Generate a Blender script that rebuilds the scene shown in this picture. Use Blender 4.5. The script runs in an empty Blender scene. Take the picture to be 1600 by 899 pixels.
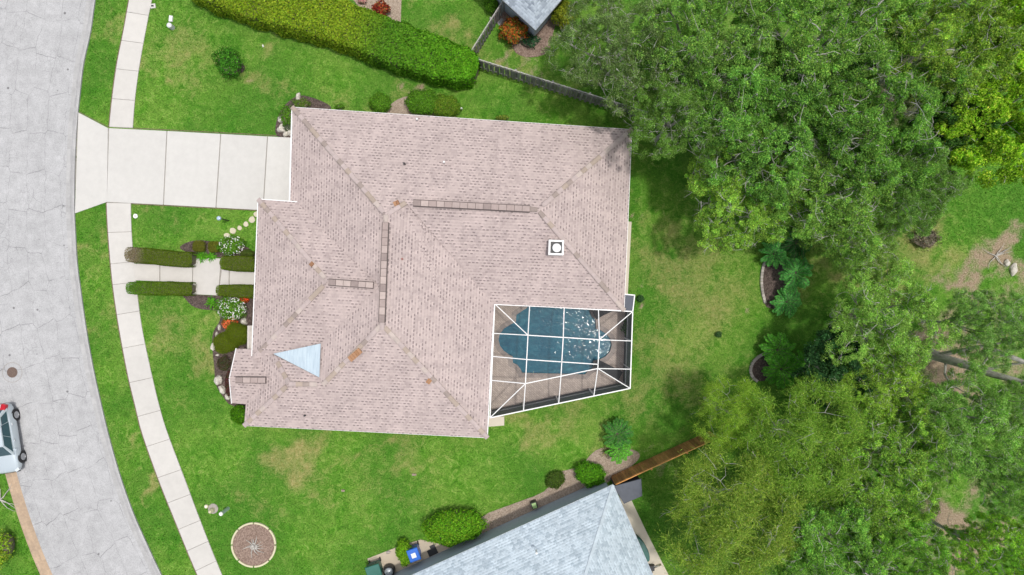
import bpy, bmesh, math, random
import numpy as np
from mathutils import Vector, Matrix
R = math.radians
SC = bpy.context.scene
COL = SC.collection
random.seed(7)
RNG = np.random.default_rng(7)

# ---------------------------------------------------------------- camera, sky, sun, exposure
CAM_H = 44.0          # drone height above the lawn (m)
GSD = 0.041           # metres on the ground per photograph pixel
cam = bpy.data.cameras.new("camera"); camo = bpy.data.objects.new("camera", cam); COL.objects.link(camo)
camo.location = (0, 0, CAM_H); camo.rotation_euler = (0, 0, 0)
cam.sensor_width = 36; cam.lens = 36 * CAM_H / (1600 * GSD); cam.clip_start = 0.5; cam.clip_end = 2000
SC.camera = camo
SUN_EL, SUN_AZ = R(79.9), math.atan2(0.14, 1.0)      # high sun, to the right and a little towards the bottom of the photo
world = bpy.data.worlds.new("World"); SC.world = world; world.use_nodes = True
wt = world.node_tree; bg = wt.nodes["Background"]
sky = wt.nodes.new("ShaderNodeTexSky"); sky.sky_type = 'NISHITA'; sky.sun_disc = False
sky.sun_elevation = SUN_EL; sky.sun_rotation = math.pi / 2 - SUN_AZ
sky.air_density = 1.0; sky.dust_density = 4.0; sky.ozone_density = 1.0
hs = wt.nodes.new("ShaderNodeHueSaturation"); hs.inputs['Saturation'].default_value = 0.45
wt.links.new(sky.outputs[0], hs.inputs['Color']); wt.links.new(hs.outputs[0], bg.inputs[0])
bg.inputs[1].default_value = 0.15
sun = bpy.data.lights.new("sun", 'SUN'); suno = bpy.data.objects.new("sun", sun); COL.objects.link(suno)
sun.energy = 2.0; sun.angle = R(2.6); sun.color = (1.0, 0.965, 0.91)
sd = Vector((math.cos(SUN_EL) * math.cos(SUN_AZ), math.cos(SUN_EL) * math.sin(SUN_AZ), math.sin(SUN_EL)))
suno.rotation_euler = sd.to_track_quat('Z', 'Y').to_euler(); suno.location = sd * 60
SC.view_settings.view_transform = 'Standard'; SC.view_settings.look = 'None'
SC.view_settings.exposure = 0.1; SC.view_settings.gamma = 1.0
SC.cycles.max_bounces = 8; SC.cycles.transparent_max_bounces = 12
SC.cycles.use_denoising = True

# ---------------------------------------------------------------- helpers
def P(px, py, z=0.0):
    """real position of something seen at photograph pixel (px,py) that is z metres high"""
    k = GSD * (CAM_H - z) / CAM_H
    return Vector(((px - 800) * k, (449.5 - py) * k, z))

def mesh_np(name, V, F, mats, parent=None, uv=None, attrs=None, smooth=False, mi=None):
    """V (n,3) F (m,k) arrays, all faces with k corners"""
    V = np.asarray(V, np.float32); F = np.asarray(F, np.int32); k = F.shape[1]
    me = bpy.data.meshes.new(name); me.vertices.add(len(V)); me.vertices.foreach_set('co', V.ravel())
    me.loops.add(F.size); me.loops.foreach_set('vertex_index', F.ravel())
    me.polygons.add(len(F)); me.polygons.foreach_set('loop_start', np.arange(len(F), dtype=np.int32) * k)
    me.polygons.foreach_set('loop_total', np.full(len(F), k, np.int32))
    if smooth: me.polygons.foreach_set('use_smooth', np.ones(len(F), bool))
    if mi is not None: me.polygons.foreach_set('material_index', np.asarray(mi, np.int32))
    for a, arr in (attrs or {}).items():
        at = me.color_attributes.new(a, 'FLOAT_COLOR', 'POINT'); at.data.foreach_set('color', np.asarray(arr, np.float32).ravel())
    me.update(calc_edges=True)
    for m in (mats if isinstance(mats, (list, tuple)) else [mats]): me.materials.append(m)
    return link(name, me, parent)

def link(name, me, parent=None):
    o = bpy.data.objects.new(name, me); COL.objects.link(o)
    if parent: o.parent = parent
    return o

class MB:
    """collects polygons; build() links them as ONE mesh object"""
    def __init__(s): s.v = []; s.f = []; s.uv = []; s.mi = []; s.col = []; s.curmi = 0; s.c = (1, 1, 1, 1)
    def poly(s, pts, uv=None, mi=None):
        b = len(s.v); s.v += [tuple(p) for p in pts]; s.f.append(tuple(range(b, b + len(pts))))
        s.uv.append(uv or [(p[0], p[1]) for p in pts]); s.mi.append(s.curmi if mi is None else mi); s.col += [s.c] * len(pts)
    def box(s, c, d, rz=0, mat=None, taper=1.0):
        M = mat or (Matrix.Translation(Vector(c)) @ Matrix.Rotation(rz, 4, 'Z'))
        hx, hy, hz = d[0] / 2, d[1] / 2, d[2] / 2
        q = [M @ Vector((x * hx * (taper if z > 0 else 1), y * hy * (taper if z > 0 else 1), z * hz)) for z in (-1, 1) for (x, y) in ((-1, -1), (1, -1), (1, 1), (-1, 1))]
        for f in ((3, 2, 1, 0), (4, 5, 6, 7), (0, 1, 5, 4), (1, 2, 6, 5), (2, 3, 7, 6), (3, 0, 4, 7)): s.poly([q[i] for i in f])
    def bar(s, a, b, w, h):
        a = Vector(a); b = Vector(b); d = b - a; L = d.length
        M = Matrix.Translation((a + b) / 2) @ d.to_track_quat('X', 'Z').to_matrix().to_4x4()
        s.box((0, 0, 0), (L, w, h), mat=M)
    def prism(s, poly, z0, z1, bev=0.0):
        n = len(poly); c = Vector((sum(p[0] for p in poly) / n, sum(p[1] for p in poly) / n))
        if area(poly) < 0: poly = poly[::-1]
        top = offset_poly(poly, bev) if bev else poly
        zt = z1; zb = z1 - bev
        s.poly([(p[0], p[1], zt) for p in top])
        for i in range(n):
            j = (i + 1) % n
            s.poly([(*poly[i][:2], z0), (*poly[j][:2], z0), (*poly[j][:2], zb), (*poly[i][:2], zb)])
            if bev: s.poly([(*poly[i][:2], zb), (*poly[j][:2], zb), (*top[j][:2], zt), (*top[i][:2], zt)])
    def lathe(s, c, prof, n=20, ax=None, squash=(1, 1), rot=0):
        M = ax or Matrix.Translation(Vector(c))
        rings = [[M @ Vector((r * math.cos(t + rot) * squash[0], r * math.sin(t + rot) * squash[1], z)) for t in [2 * math.pi * i / n for i in range(n)]] for r, z in prof]
        for a, b in zip(rings, rings[1:]):
            for i in range(n):
                j = (i + 1) % n; s.poly([a[i], a[j], b[j], b[i]])
        if prof[0][0] > 1e-4: s.poly(rings[0][::-1])
        if prof[-1][0] > 1e-4: s.poly(rings[-1])
    def tube(s, pts, rad, n=6):
        pts = [Vector(p) for p in pts]; rings = []
        for i, p in enumerate(pts):
            d = (pts[min(i + 1, len(pts) - 1)] - pts[max(i - 1, 0)]).normalized()
            q = d.to_track_quat('Z', 'Y'); r = rad[i] if hasattr(rad, '__len__') else rad
            rings.append([p + q @ Vector((r * math.cos(2 * math.pi * k / n), r * math.sin(2 * math.pi * k / n), 0)) for k in range(n)])
        for a, b in zip(rings, rings[1:]):
            for i in range(n):
                j = (i + 1) % n; s.poly([a[i], a[j], b[j], b[i]])
        s.poly(rings[0][::-1]); s.poly(rings[-1])
    def build(s, name, mats, parent=None, smooth=False, merge=True):
        me = bpy.data.meshes.new(name); me.from_pydata(s.v, [], s.f)
        uvl = me.uv_layers.new(name='uv'); flat = [c for f in s.uv for p in f for c in p]; uvl.data.foreach_set('uv', flat)
        at = me.color_attributes.new('col', 'FLOAT_COLOR', 'POINT'); at.data.foreach_set('color', [c for q in s.col for c in q])
        me.polygons.foreach_set('material_index', s.mi)
        if merge:
            bm = bmesh.new(); bm.from_mesh(me); bmesh.ops.remove_doubles(bm, verts=bm.verts, dist=1e-4)
            bmesh.ops.recalc_face_normals(bm, faces=bm.faces); bm.to_mesh(me); bm.free()
        if smooth: me.polygons.foreach_set('use_smooth', [True] * len(me.polygons))
        for m in (mats if isinstance(mats, (list, tuple)) else [mats]): me.materials.append(m)
        me.update(); o = link(name, me, parent)
        if smooth:
            try: me.set_sharp_from_angle(angle=R(40))
            except Exception: pass
        return o

def area(p): return 0.5 * sum(p[i][0] * p[(i + 1) % len(p)][1] - p[(i + 1) % len(p)][0] * p[i][1] for i in range(len(p)))
def offset_poly(poly, d):
    """inset of a CCW polygon by d (plan)"""
    n = len(poly); out = []
    for i in range(n):
        a, b, c = [Vector(poly[k % n][:2]) for k in (i - 1, i, i + 1)]
        e1 = (b - a).normalized(); e2 = (c - b).normalized()
        n1 = Vector((-e1.y, e1.x)); n2 = Vector((-e2.y, e2.x)); m = (n1 + n2)
        m = m / max(0.25, m.dot(n1)) if m.length > 1e-6 else n1
        out.append((b.x + m.x * d, b.y + m.y * d))
    return out
def inpoly(X, Y, poly):
    ins = np.zeros(X.shape, bool); n = len(poly)
    for i in range(n):
        x1, y1 = poly[i][:2]; x2, y2 = poly[(i + 1) % n][:2]
        if y1 == y2: continue
        c = ((y1 > Y) != (y2 > Y)) & (X < (x2 - x1) * (Y - y1) / (y2 - y1) + x1); ins ^= c
    return ins
def curve_px(pts, n):
    """smooth resampling of a pixel polyline (Catmull-Rom)"""
    pts = [np.array(p, float) for p in pts]; pp = [2 * pts[0] - pts[1]] + pts + [2 * pts[-1] - pts[-2]]; out = []
    for i in range(1, len(pp) - 2):
        for t in np.linspace(0, 1, n, endpoint=False):
            a, b, c, d = pp[i - 1:i + 3]
            out.append(0.5 * ((2 * b) + (c - a) * t + (2 * a - 5 * b + 4 * c - d) * t * t + (-a + 3 * b - 3 * c + d) * t ** 3))
    out.append(pts[-1]); return out
def smooth_closed(pts, n=4):
    pts = [np.array(p, float) for p in pts]; m = len(pts); out = []
    for i in range(m):
        a, b, c, d = pts[i - 1], pts[i], pts[(i + 1) % m], pts[(i + 2) % m]
        for t in np.linspace(0, 1, n, endpoint=False):
            out.append(0.5 * ((2 * b) + (c - a) * t + (2 * a - 5 * b + 4 * c - d) * t * t + (-a + 3 * b - 3 * c + d) * t ** 3))
    return out

def tag(o, label=None, cat=None, group=None, kind=None):
    for k, v in (('label', label), ('category', cat), ('group', group), ('kind', kind)):
        if v: o[k] = v
    return o
def thing(name, loc, label, cat, group=None, rz=0):
    o = bpy.data.objects.new(name, None); COL.objects.link(o); o.location = loc; o.rotation_euler.z = rz
    o.empty_display_size = 0.2; return tag(o, label, cat, group)
def struct(o): o['kind'] = 'structure'; return o
def copy_tree(o, parent=None):
    c = o.copy(); COL.objects.link(c); c.parent = parent
    for ch in [x for x in bpy.data.objects if x.parent == o]: copy_tree(ch, c)
    return c

# ---------------------------------------------------------------- materials
def newmat(name):
    m = bpy.data.materials.new(name); m.use_nodes = True; t = m.node_tree
    return m, t, t.nodes['Principled BSDF'], t.nodes, t.links
def N(t, typ, **kw):
    n = t.nodes.new(typ)
    for k, v in kw.items():
        if k in ('op',): n.operation = v
        elif hasattr(n, k) and not k.startswith('in_'): setattr(n, k, v)
        else: n.inputs[k[3:].replace('_', ' ')].default_value = v
    return n
def noise(t, vec, scale, detail=4, rough=0.6, dist=0.0):
    n = N(t, 'ShaderNodeTexNoise'); n.inputs['Scale'].default_value = scale; n.inputs['Detail'].default_value = detail
    n.inputs['Roughness'].default_value = rough; n.inputs['Distortion'].default_value = dist
    if vec is not None: t.links.new(vec, n.inputs['Vector'])
    return n.outputs['Fac']
def ramp(t, fac, stops, interp='LINEAR'):
    r = N(t, 'ShaderNodeValToRGB'); r.color_ramp.interpolation = interp; e = r.color_ramp.elements
    while len(e) < len(stops): e.new(0.5)
    for i, (p, c) in enumerate(stops):
        e[i].position = p; e[i].color = (*c, 1) if len(c) == 3 else c
    t.links.new(fac, r.inputs[0]); return r.outputs[0]
def g(v): return (v, v, v)
def mix(t, fac, a, b, mode='MIX'):
    m = N(t, 'ShaderNodeMix', data_type='RGBA', blend_type=mode)
    for sock, val in ((m.inputs[0], fac), (m.inputs[6], a), (m.inputs[7], b)):
        if isinstance(val, bpy.types.NodeSocket): t.links.new(val, sock)
        elif isinstance(val, (int, float)): sock.default_value = val
        else: sock.default_value = (*val, 1) if len(val) == 3 else val
    return m.outputs[2]
def math_(t, op, a, b=0.0, c=0.0):
    m = N(t, 'ShaderNodeMath', op=op)
    for i, v in enumerate((a, b, c)):
        if isinstance(v, bpy.types.NodeSocket): t.links.new(v, m.inputs[i])
        else: m.inputs[i].default_value = v
    return m.outputs[0]
def bump(t, bsdf, h, strength=0.3, dist=0.02):
    b = N(t, 'ShaderNodeBump'); b.inputs['Strength'].default_value = strength; b.inputs['Distance'].default_value = dist
    t.links.new(h, b.inputs['Height']); t.links.new(b.outputs[0], bsdf.inputs['Normal'])
def coord(t, which='Object'): return N(t, 'ShaderNodeTexCoord').outputs[which]
def geo_pos(t): return N(t, 'ShaderNodeNewGeometry').outputs['Position']
MATS = {}
def plain(name, col, rough=0.6, metal=0.0, var=0.12, scale=6.0, bmp=0.0, spec=None, alpha=None):
    """flat-ish paint or plastic with a little procedural unevenness"""
    key = name
    if key in MATS: return MATS[key]
    m, t, b, n, l = newmat(name); c = coord(t); f = noise(t, c, scale, 5, 0.65)
    lo = tuple(x * (1 - var) for x in col); hi = tuple(min(1, x * (1 + var)) for x in col)
    l.new(ramp(t, f, [(0.3, lo), (0.7, hi)]), b.inputs['Base Color'])
    b.inputs['Roughness'].default_value = rough; b.inputs['Metallic'].default_value = metal
    if bmp: bump(t, b, noise(t, c, scale * 6, 4), bmp, 0.01)
    MATS[key] = m; return m

def concrete(name, col, stain=0.06, scale=1.0):
    m, t, b, n, l = newmat(name); p = geo_pos(t)
    big = noise(t, p, 0.35 * scale, 5, 0.6); mid = noise(t, p, 2.3 * scale, 6, 0.7); fine = noise(t, p, 40, 3, 0.7)
    c = ramp(t, big, [(0.3, tuple(x * (1 - stain * 1.3) for x in col)), (0.65, col)])
    c = mix(t, 0.5, c, ramp(t, mid, [(0.3, tuple(x * (1 - stain * 1.5) for x in col)), (0.7, tuple(min(1, x * 1.04) for x in col))]))
    c = mix(t, 0.12, c, ramp(t, fine, [(0.3, g(0.35)), (0.7, g(0.75))]))
    c = mix(t, 1.0, c, vcol(t), 'MULTIPLY')
    l.new(c, b.inputs['Base Color']); b.inputs['Roughness'].default_value = 0.85; bump(t, b, fine, 0.25, 0.004); return m
def vcol(t, name='col'):
    a = N(t, 'ShaderNodeVertexColor'); a.layer_name = name; return a.outputs[0]

m_walk = concrete('pale_concrete', (0.58, 0.56, 0.525), 0.12)
m_drive = concrete('driveway_concrete', (0.60, 0.585, 0.55), 0.10)
m_beige = concrete('beige_concrete', (0.52, 0.43, 0.31), 0.12)
m_kerb = concrete('kerb_concrete', (0.46, 0.455, 0.45), 0.25, 3)
m_rustkerb = concrete('stained_kerb_concrete', (0.52, 0.36, 0.22), 0.35, 3)
m_joint = plain('joint_dirt', (0.30, 0.28, 0.25), 0.95)

def asphalt():
    m, t, b, n, l = newmat('weathered_asphalt')
    uv = N(t, 'ShaderNodeUVMap'); uv.uv_map = 'uv'; p = uv.outputs[0]; gp = geo_pos(t)
    fine = noise(t, gp, 26, 6, 0.8); grain = N(t, 'ShaderNodeTexVoronoi'); grain.inputs['Scale'].default_value = 14; l.new(gp, grain.inputs['Vector'])
    med = noise(t, gp, 1.4, 6, 0.65); big = noise(t, gp, 0.22, 4, 0.6)
    c = ramp(t, fine, [(0.36, (0.22, 0.22, 0.225)), (0.62, (0.50, 0.50, 0.51))])
    c = mix(t, 0.45, c, ramp(t, grain.outputs['Distance'], [(0.05, g(0.28)), (0.5, g(0.50))]))
    c = mix(t, 1.0, c, ramp(t, med, [(0.3, g(0.84)), (0.65, g(1.06))]), 'MULTIPLY')
    c = mix(t, 1.0, c, ramp(t, big, [(0.3, g(0.93)), (0.7, g(1.05))]), 'MULTIPLY')
    # block cracking: jittered cells, wandering edges
    wob = N(t, 'ShaderNodeTexNoise'); wob.inputs['Scale'].default_value = 1.6; wob.inputs['Detail'].default_value = 5; l.new(p, wob.inputs['Vector'])
    sub = N(t, 'ShaderNodeVectorMath', operation='MULTIPLY_ADD'); l.new(wob.outputs['Color'], sub.inputs[0]); sub.inputs[1].default_value = (0.30, 0.30, 0); l.new(p, sub.inputs[2])
    def cracks(sx, sy, wid, rnd, dark):
        mp = N(t, 'ShaderNodeMapping'); mp.inputs['Scale'].default_value = (sx, sy, 1); l.new(sub.outputs[0], mp.inputs['Vector'])
        v = N(t, 'ShaderNodeTexVoronoi', feature='DISTANCE_TO_EDGE'); v.inputs['Randomness'].default_value = rnd; v.inputs['Scale'].default_value = 1; l.new(mp.outputs[0], v.inputs['Vector'])
        return ramp(t, v.outputs['Distance'], [(0.0, g(dark)), (wid, g(1.0))])
    k1 = cracks(0.85, 0.42, 0.013, 0.30, 0.48); k2 = cracks(2.6, 1.9, 0.040, 0.9, 0.60)
    patch = ramp(t, noise(t, gp, 0.45, 4), [(0.5, g(0)), (0.66, g(1))])
    fade = ramp(t, noise(t, gp, 0.9, 3), [(0.38, g(0.3)), (0.58, g(1))])
    c = mix(t, fade, c, mix(t, 1.0, c, k1, 'MULTIPLY')); c = mix(t, math_(t, 'MULTIPLY', patch, 0.75), c, mix(t, 1.0, c, k2, 'MULTIPLY'))
    # dark lengthwise crack zone and oil drops
    sep = N(t, 'ShaderNodeSeparateXYZ'); l.new(p, sep.inputs[0])
    z = math_(t, 'ABSOLUTE', math_(t, 'SUBTRACT', sep.outputs[0], 1.15))
    zone = math_(t, 'MULTIPLY', ramp(t, z, [(0.25, g(1)), (1.1, g(0))]), ramp(t, noise(t, gp, 1.1, 6, 0.75), [(0.5, g(0)), (0.75, g(0.6))]))
    c = mix(t, zone, c, (0.16, 0.16, 0.17))
    drops = N(t, 'ShaderNodeTexVoronoi'); drops.inputs['Scale'].default_value = 0.75; l.new(gp, drops.inputs['Vector'])
    c = mix(t, ramp(t, drops.outputs['Distance'], [(0.04, g(0.8)), (0.075, g(0))]), c, (0.10, 0.10, 0.10))
    l.new(c, b.inputs['Base Color']); b.inputs['Roughness'].default_value = 0.9; bump(t, b, fine, 0.5, 0.01); return m
m_road = asphalt()

def grass_mat(name, blade=False):
    """attribute 'field': r dry, g bare soil, b lush, a random"""
    m, t, b, n, l = newmat(name)
    a = N(t, 'ShaderNodeAttribute', attribute_name='field'); sp = N(t, 'ShaderNodeSeparateColor'); l.new(a.outputs['Color'], sp.inputs[0])
    dry, soil, lush, rnd = sp.outputs[0], sp.outputs[1], sp.outputs[2], a.outputs['Alpha']
    p = geo_pos(t)
    n1 = noise(t, p, 0.7, 6, 0.68, 0.8); n2 = noise(t, p, 2.1, 6, 0.78, 0.9); n3 = noise(t, p, 11, 5, 0.8); n4 = noise(t, p, 0.16, 3, 0.5)
    gcol = ramp(t, n2, [(0.34, (0.040, 0.150, 0.008)), (0.5, (0.088, 0.240, 0.017)), (0.66, (0.195, 0.35, 0.06))])
    gcol = mix(t, ramp(t, n1, [(0.38, g(0)), (0.66, g(0.6))]), gcol, (0.180, 0.285, 0.050))
    gcol = mix(t, ramp(t, n4, [(0.42, g(0)), (0.60, g(0.6))]), gcol, (0.040, 0.155, 0.012))
    gcol = mix(t, math_(t, 'MULTIPLY', lush, 0.75), gcol, ramp(t, n2, [(0.35, (0.035, 0.145, 0.008)), (0.65, (0.085, 0.24, 0.02))]))
    gcol = mix(t, 0.7, gcol, mix(t, 1.0, gcol, ramp(t, n3, [(0.32, g(0.35)), (0.68, g(1.7))]), 'MULTIPLY'))
    # dry thatch comes out in flecks, most where 'dry' is high
    flk = math_(t, 'ADD', math_(t, 'MULTIPLY', n3, 0.55), math_(t, 'MULTIPLY', n2, 0.6))
    th = math_(t, 'ADD', flk, math_(t, 'MULTIPLY', dry, 0.36))
    dfac = ramp(t, th, [(0.62, g(0)), (1.02, g(0.95))])
    if blade: dfac = math_(t, 'MULTIPLY', dfac, math_(t, 'ADD', 0.4, math_(t, 'MULTIPLY', rnd, 0.8)))
    c = mix(t, dfac, gcol, ramp(t, noise(t, p, 6, 4), [(0.3, (0.26, 0.21, 0.07)), (0.7, (0.43, 0.36, 0.17))]))
    sfl = math_(t, 'ADD', math_(t, 'MULTIPLY', n2, 0.5), soil)
    scol = ramp(t, n3, [(0.3, (0.14, 0.10, 0.06)), (0.5, (0.29, 0.22, 0.145)), (0.72, (0.47, 0.40, 0.30))])
    sfl = math_(t, 'ADD', math_(t, 'ADD', math_(t, 'MULTIPLY', n2, 0.9), math_(t, 'MULTIPLY', n3, 0.5)), math_(t, 'MULTIPLY', soil, 0.8))
    c = mix(t, ramp(t, math_(t, 'SUBTRACT', sfl, 0.35), [(0.62, g(0)), (1.0, g(1))]), c, scol)
    if blade: c = mix(t, 1.0, c, ramp(t, rnd, [(0, g(0.7)), (1, g(1.35))]), 'MULTIPLY')
    l.new(c, b.inputs['Base Color']); b.inputs['Roughness'].default_value = 0.8; b.inputs['Specular IOR Level'].default_value = 0.15
    if not blade: bump(t, b, n3, 0.9, 0.05)
    return m
m_ground = grass_mat('lawn_ground'); m_blade = grass_mat('grass_blades', True)

def leafmat(name, trans=0.38, gloss=0.55, spec=0.08):
    """leaf colour from 'col' (green family per leaf), tinted by the object colour"""
    m, t, b, n, l = newmat(name); oi = N(t, 'ShaderNodeObjectInfo')
    c = mix(t, 1.0, vcol(t), oi.outputs['Color'], 'MULTIPLY')
    l.new(c, b.inputs['Base Color']); b.inputs['Roughness'].default_value = gloss; b.inputs['Specular IOR Level'].default_value = spec
    tr = N(t, 'ShaderNodeBsdfTranslucent'); l.new(mix(t, 1.0, c, (1.0, 1.25, 0.5), 'MULTIPLY'), tr.inputs['Color'])
    ms = N(t, 'ShaderNodeMixShader'); ms.inputs[0].default_value = trans
    l.new(b.outputs[0], ms.inputs[1]); l.new(tr.outputs[0], ms.inputs[2]); l.new(ms.outputs[0], n['Material Output'].inputs['Surface']); return m
m_leaf = leafmat('leaves'); m_hedge = leafmat('hedge_leaves', 0.3, 0.6, 0.04); m_flower = leafmat('petals', 0.15, 0.7)

def barkmat(name, a, b_, scale=8):
    m, t, b, n, l = newmat(name); c = coord(t); mp = N(t, 'ShaderNodeMapping'); mp.inputs['Scale'].default_value = (1, 1, 0.25); l.new(c, mp.inputs[0])
    f = noise(t, mp.outputs[0], scale, 6, 0.7); l.new(ramp(t, f, [(0.3, a), (0.7, b_)]), b.inputs['Base Color'])
    b.inputs['Roughness'].default_value = 0.9; bump(t, b, f, 0.6, 0.03); return m
m_bark = barkmat('grey_bark', (0.26, 0.24, 0.21), (0.60, 0.58, 0.54)); m_twig = barkmat('twig_bark', (0.10, 0.085, 0.06), (0.22, 0.19, 0.14))

def mulchmat(name, a, b_, c_):
    m, t, b, n, l = newmat(name); p = geo_pos(t); f = noise(t, p, 14, 6, 0.8, 1.0); v = N(t, 'ShaderNodeTexVoronoi'); v.inputs['Scale'].default_value = 16; l.new(p, v.inputs['Vector'])
    c = mix(t, 0.5, ramp(t, f, [(0.3, a), (0.55, b_), (0.75, c_)]), ramp(t, v.outputs['Color'], [(0.2, a), (0.9, c_)]))
    l.new(c, b.inputs['Base Color']); b.inputs['Roughness'].default_value = 0.95; bump(t, b, f, 1.0, 0.04); return m
m_mulch = mulchmat('dark_mulch', (0.03, 0.02, 0.018), (0.085, 0.06, 0.05), (0.20, 0.15, 0.13))
m_mulch_red = mulchmat('brown_mulch', (0.12, 0.075, 0.055), (0.27, 0.19, 0.15), (0.42, 0.32, 0.26))
m_sand = mulchmat('sandy_soil', (0.20, 0.15, 0.11), (0.38, 0.30, 0.23), (0.52, 0.43, 0.35))

def tilemat(name, cl, cd, w=0.28, row=0.2, clump=0.35, amount=0.5, mark=0.8, tone=0.55):
    """roof covering: UV in metres (u along the eave, v up the slope); tone changes tile by tile"""
    m, t, b, n, l = newmat(name); uv = N(t, 'ShaderNodeUVMap'); uv.uv_map = 'uv'; s = N(t, 'ShaderNodeSeparateXYZ'); l.new(uv.outputs[0], s.inputs[0])
    vr = math_(t, 'DIVIDE', s.outputs[1], row); ri = math_(t, 'FLOOR', vr); vf = math_(t, 'SUBTRACT', vr, ri)
    off = math_(t, 'MULTIPLY', math_(t, 'MODULO', ri, 2.0), 0.5)
    ur = math_(t, 'ADD', math_(t, 'DIVIDE', s.outputs[0], w), off); ui = math_(t, 'FLOOR', ur); uf = math_(t, 'SUBTRACT', ur, ui)
    cb = N(t, 'ShaderNodeCombineXYZ'); l.new(ui, cb.inputs[0]); l.new(ri, cb.inputs[1]); wn = N(t, 'ShaderNodeTexWhiteNoise', noise_dimensions='2D'); l.new(cb.outputs[0], wn.inputs['Vector'])
    cl_n = noise(t, uv.outputs[0], clump, 4, 0.6)
    sel = math_(t, 'ADD', wn.outputs['Value'], math_(t, 'MULTIPLY', math_(t, 'SUBTRACT', cl_n, 0.5), 0.9))
    c = ramp(t, sel, [(amount - 0.1, cl), (amount + 0.55, tuple(a * (1 - tone) + b2 * tone for a, b2 in zip(cl, cd)))])
    wn2 = N(t, 'ShaderNodeTexWhiteNoise', noise_dimensions='3D'); l.new(cb.outputs[0], wn2.inputs['Vector'])
    c = mix(t, 1.0, c, ramp(t, wn2.outputs['Value'], [(0, g(0.93)), (1, g(1.07))]), 'MULTIPLY')
    # dark marks in the pan of the tile (lower middle), fainter on the side lap
    du = math_(t, 'ABSOLUTE', math_(t, 'SUBTRACT', uf, 0.5))
    pan = math_(t, 'MULTIPLY', ramp(t, du, [(0.26, g(1)), (0.42, g(0))]), ramp(t, vf, [(0.28, g(1)), (0.52, g(0))]))
    lap = ramp(t, du, [(0.44, g(0)), (0.49, g(0.25))])
    dsel = math_(t, 'ADD', wn2.outputs['Value'], math_(t, 'MULTIPLY', math_(t, 'SUBTRACT', cl_n, 0.5), 1.1))
    d = math_(t, 'MULTIPLY', math_(t, 'MAXIMUM', pan, lap), ramp(t, dsel, [(0.30, g(0.10)), (0.80, g(mark))]))
    c = mix(t, d, c, tuple(x * 0.66 for x in cd))
    c = mix(t, 1.0, c, ramp(t, noise(t, uv.outputs[0], 0.25, 4), [(0.3, g(0.93)), (0.7, g(1.05))]), 'MULTIPLY')
    ms_ = N(t, 'ShaderNodeMapping'); ms_.inputs['Scale'].default_value = (1.6, .22, 1); l.new(uv.outputs[0], ms_.inputs[0])
    c = mix(t, 1.0, c, ramp(t, noise(t, ms_.outputs[0], 1.0, 5, .65), [(0.32, g(0.90)), (0.62, g(1.03))]), 'MULTIPLY')
    l.new(c, b.inputs['Base Color']); b.inputs['Roughness'].default_value = 0.8
    bump(t, b, math_(t, 'SUBTRACT', 1.0, math_(t, 'MAXIMUM', lap, pan)), 0.35, 0.02); return m
m_tile = tilemat('pink_roof_tiles', (0.487, 0.40, 0.380), (0.25, 0.20, 0.20), .225, .185, .45, .5, .85, .35)
m_shingle = tilemat('blue_grey_shingles', (0.48, 0.56, 0.62), (0.25, 0.315, 0.37), 0.22, 0.15, 1.6, 0.42, 0.4, 0.6)
m_slate = tilemat('grey_shingles', (0.40, 0.46, 0.52), (0.22, 0.26, 0.31), 0.25, 0.16, 0.8, 0.45, 0.4, 0.9)
def capmat():
    m, t, b, n, l = newmat('cap_tiles'); f = noise(t, coord(t), 5, 5, 0.7)
    l.new(mix(t, 1.0, vcol(t), ramp(t, f, [(0.3, g(0.88)), (0.7, g(1.1))]), 'MULTIPLY'), b.inputs['Base Color']); b.inputs['Roughness'].default_value = 0.8; return m
m_vc = capmat()
m_white = plain('white_paint', (0.78, 0.78, 0.77), 0.45, var=0.05)
m_cream = plain('cream_stucco', (0.60, 0.52, 0.42), 0.9, var=0.08, bmp=0.3)
m_bluewall = plain('slate_blue_wall', (0.40, 0.46, 0.53), 0.85, var=0.08, bmp=0.2)
m_glass = plain('dark_window_glass', (0.03, 0.05, 0.06), 0.08, var=0.1)
m_dark = plain('black_plastic', (0.02, 0.021, 0.024), 0.5)
m_grey = plain('grey_metal', (0.32, 0.34, 0.36), 0.45, 0.5)

# ---------------------------------------------------------------- THE GROUND, ROAD, PAVEMENT
CURB_R = [(168, -110), (150, 0), (143, 50), (132, 100), (126, 150), (122, 190), (118.5, 250), (117.5, 320), (119, 360), (122, 410), (127, 450), (137, 520), (148, 580), (159, 630), (171, 680), (188, 740), (209, 800), (231, 850), (254, 899), (310, 1010)]
SW_L = [(222, -110), (202, 0), (193, 50), (183, 100), (176, 150), (171, 199), (168, 250), (167, 316), (169, 360), (172, 400), (177, 450), (185, 505), (193, 550), (202, 595), (213, 640), (222, 676), (247, 747), (275, 817), (308, 897), (360, 1010)]
SW_R = [(262, -110), (238, 0), (228, 50), (219, 100), (212, 150), (208, 201), (205, 250), (205, 317), (206, 360), (209, 400), (215, 458), (222, 510), (231, 555), (241, 600), (251, 640), (262, 676), (291, 753), (313, 812), (347, 897), (398, 1010)]
DRIVE = [(124.5, 176), (171, 200), (457, 215), (490, 216), (485, 333), (404, 328.5), (205, 317.5), (167, 316), (118, 334)]
WALK = [(208, 412), (302, 416), (302, 403), (346, 404), (346, 421), (415, 425), (415, 447), (342, 446), (341, 462), (301, 460), (301, 441), (212, 438)]
curbc = curve_px(CURB_R, 4)
def norm2(c):
    out = []
    for i in range(len(c)):
        d = c[min(i + 1, len(c) - 1)] - c[max(i - 1, 0)]; d = d / np.linalg.norm(d); out.append(np.array([-d[1], d[0]]))   # to the driver's... right = +x side is (-dy,dx)*-1
    return out
cn = norm2(curbc)
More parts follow.
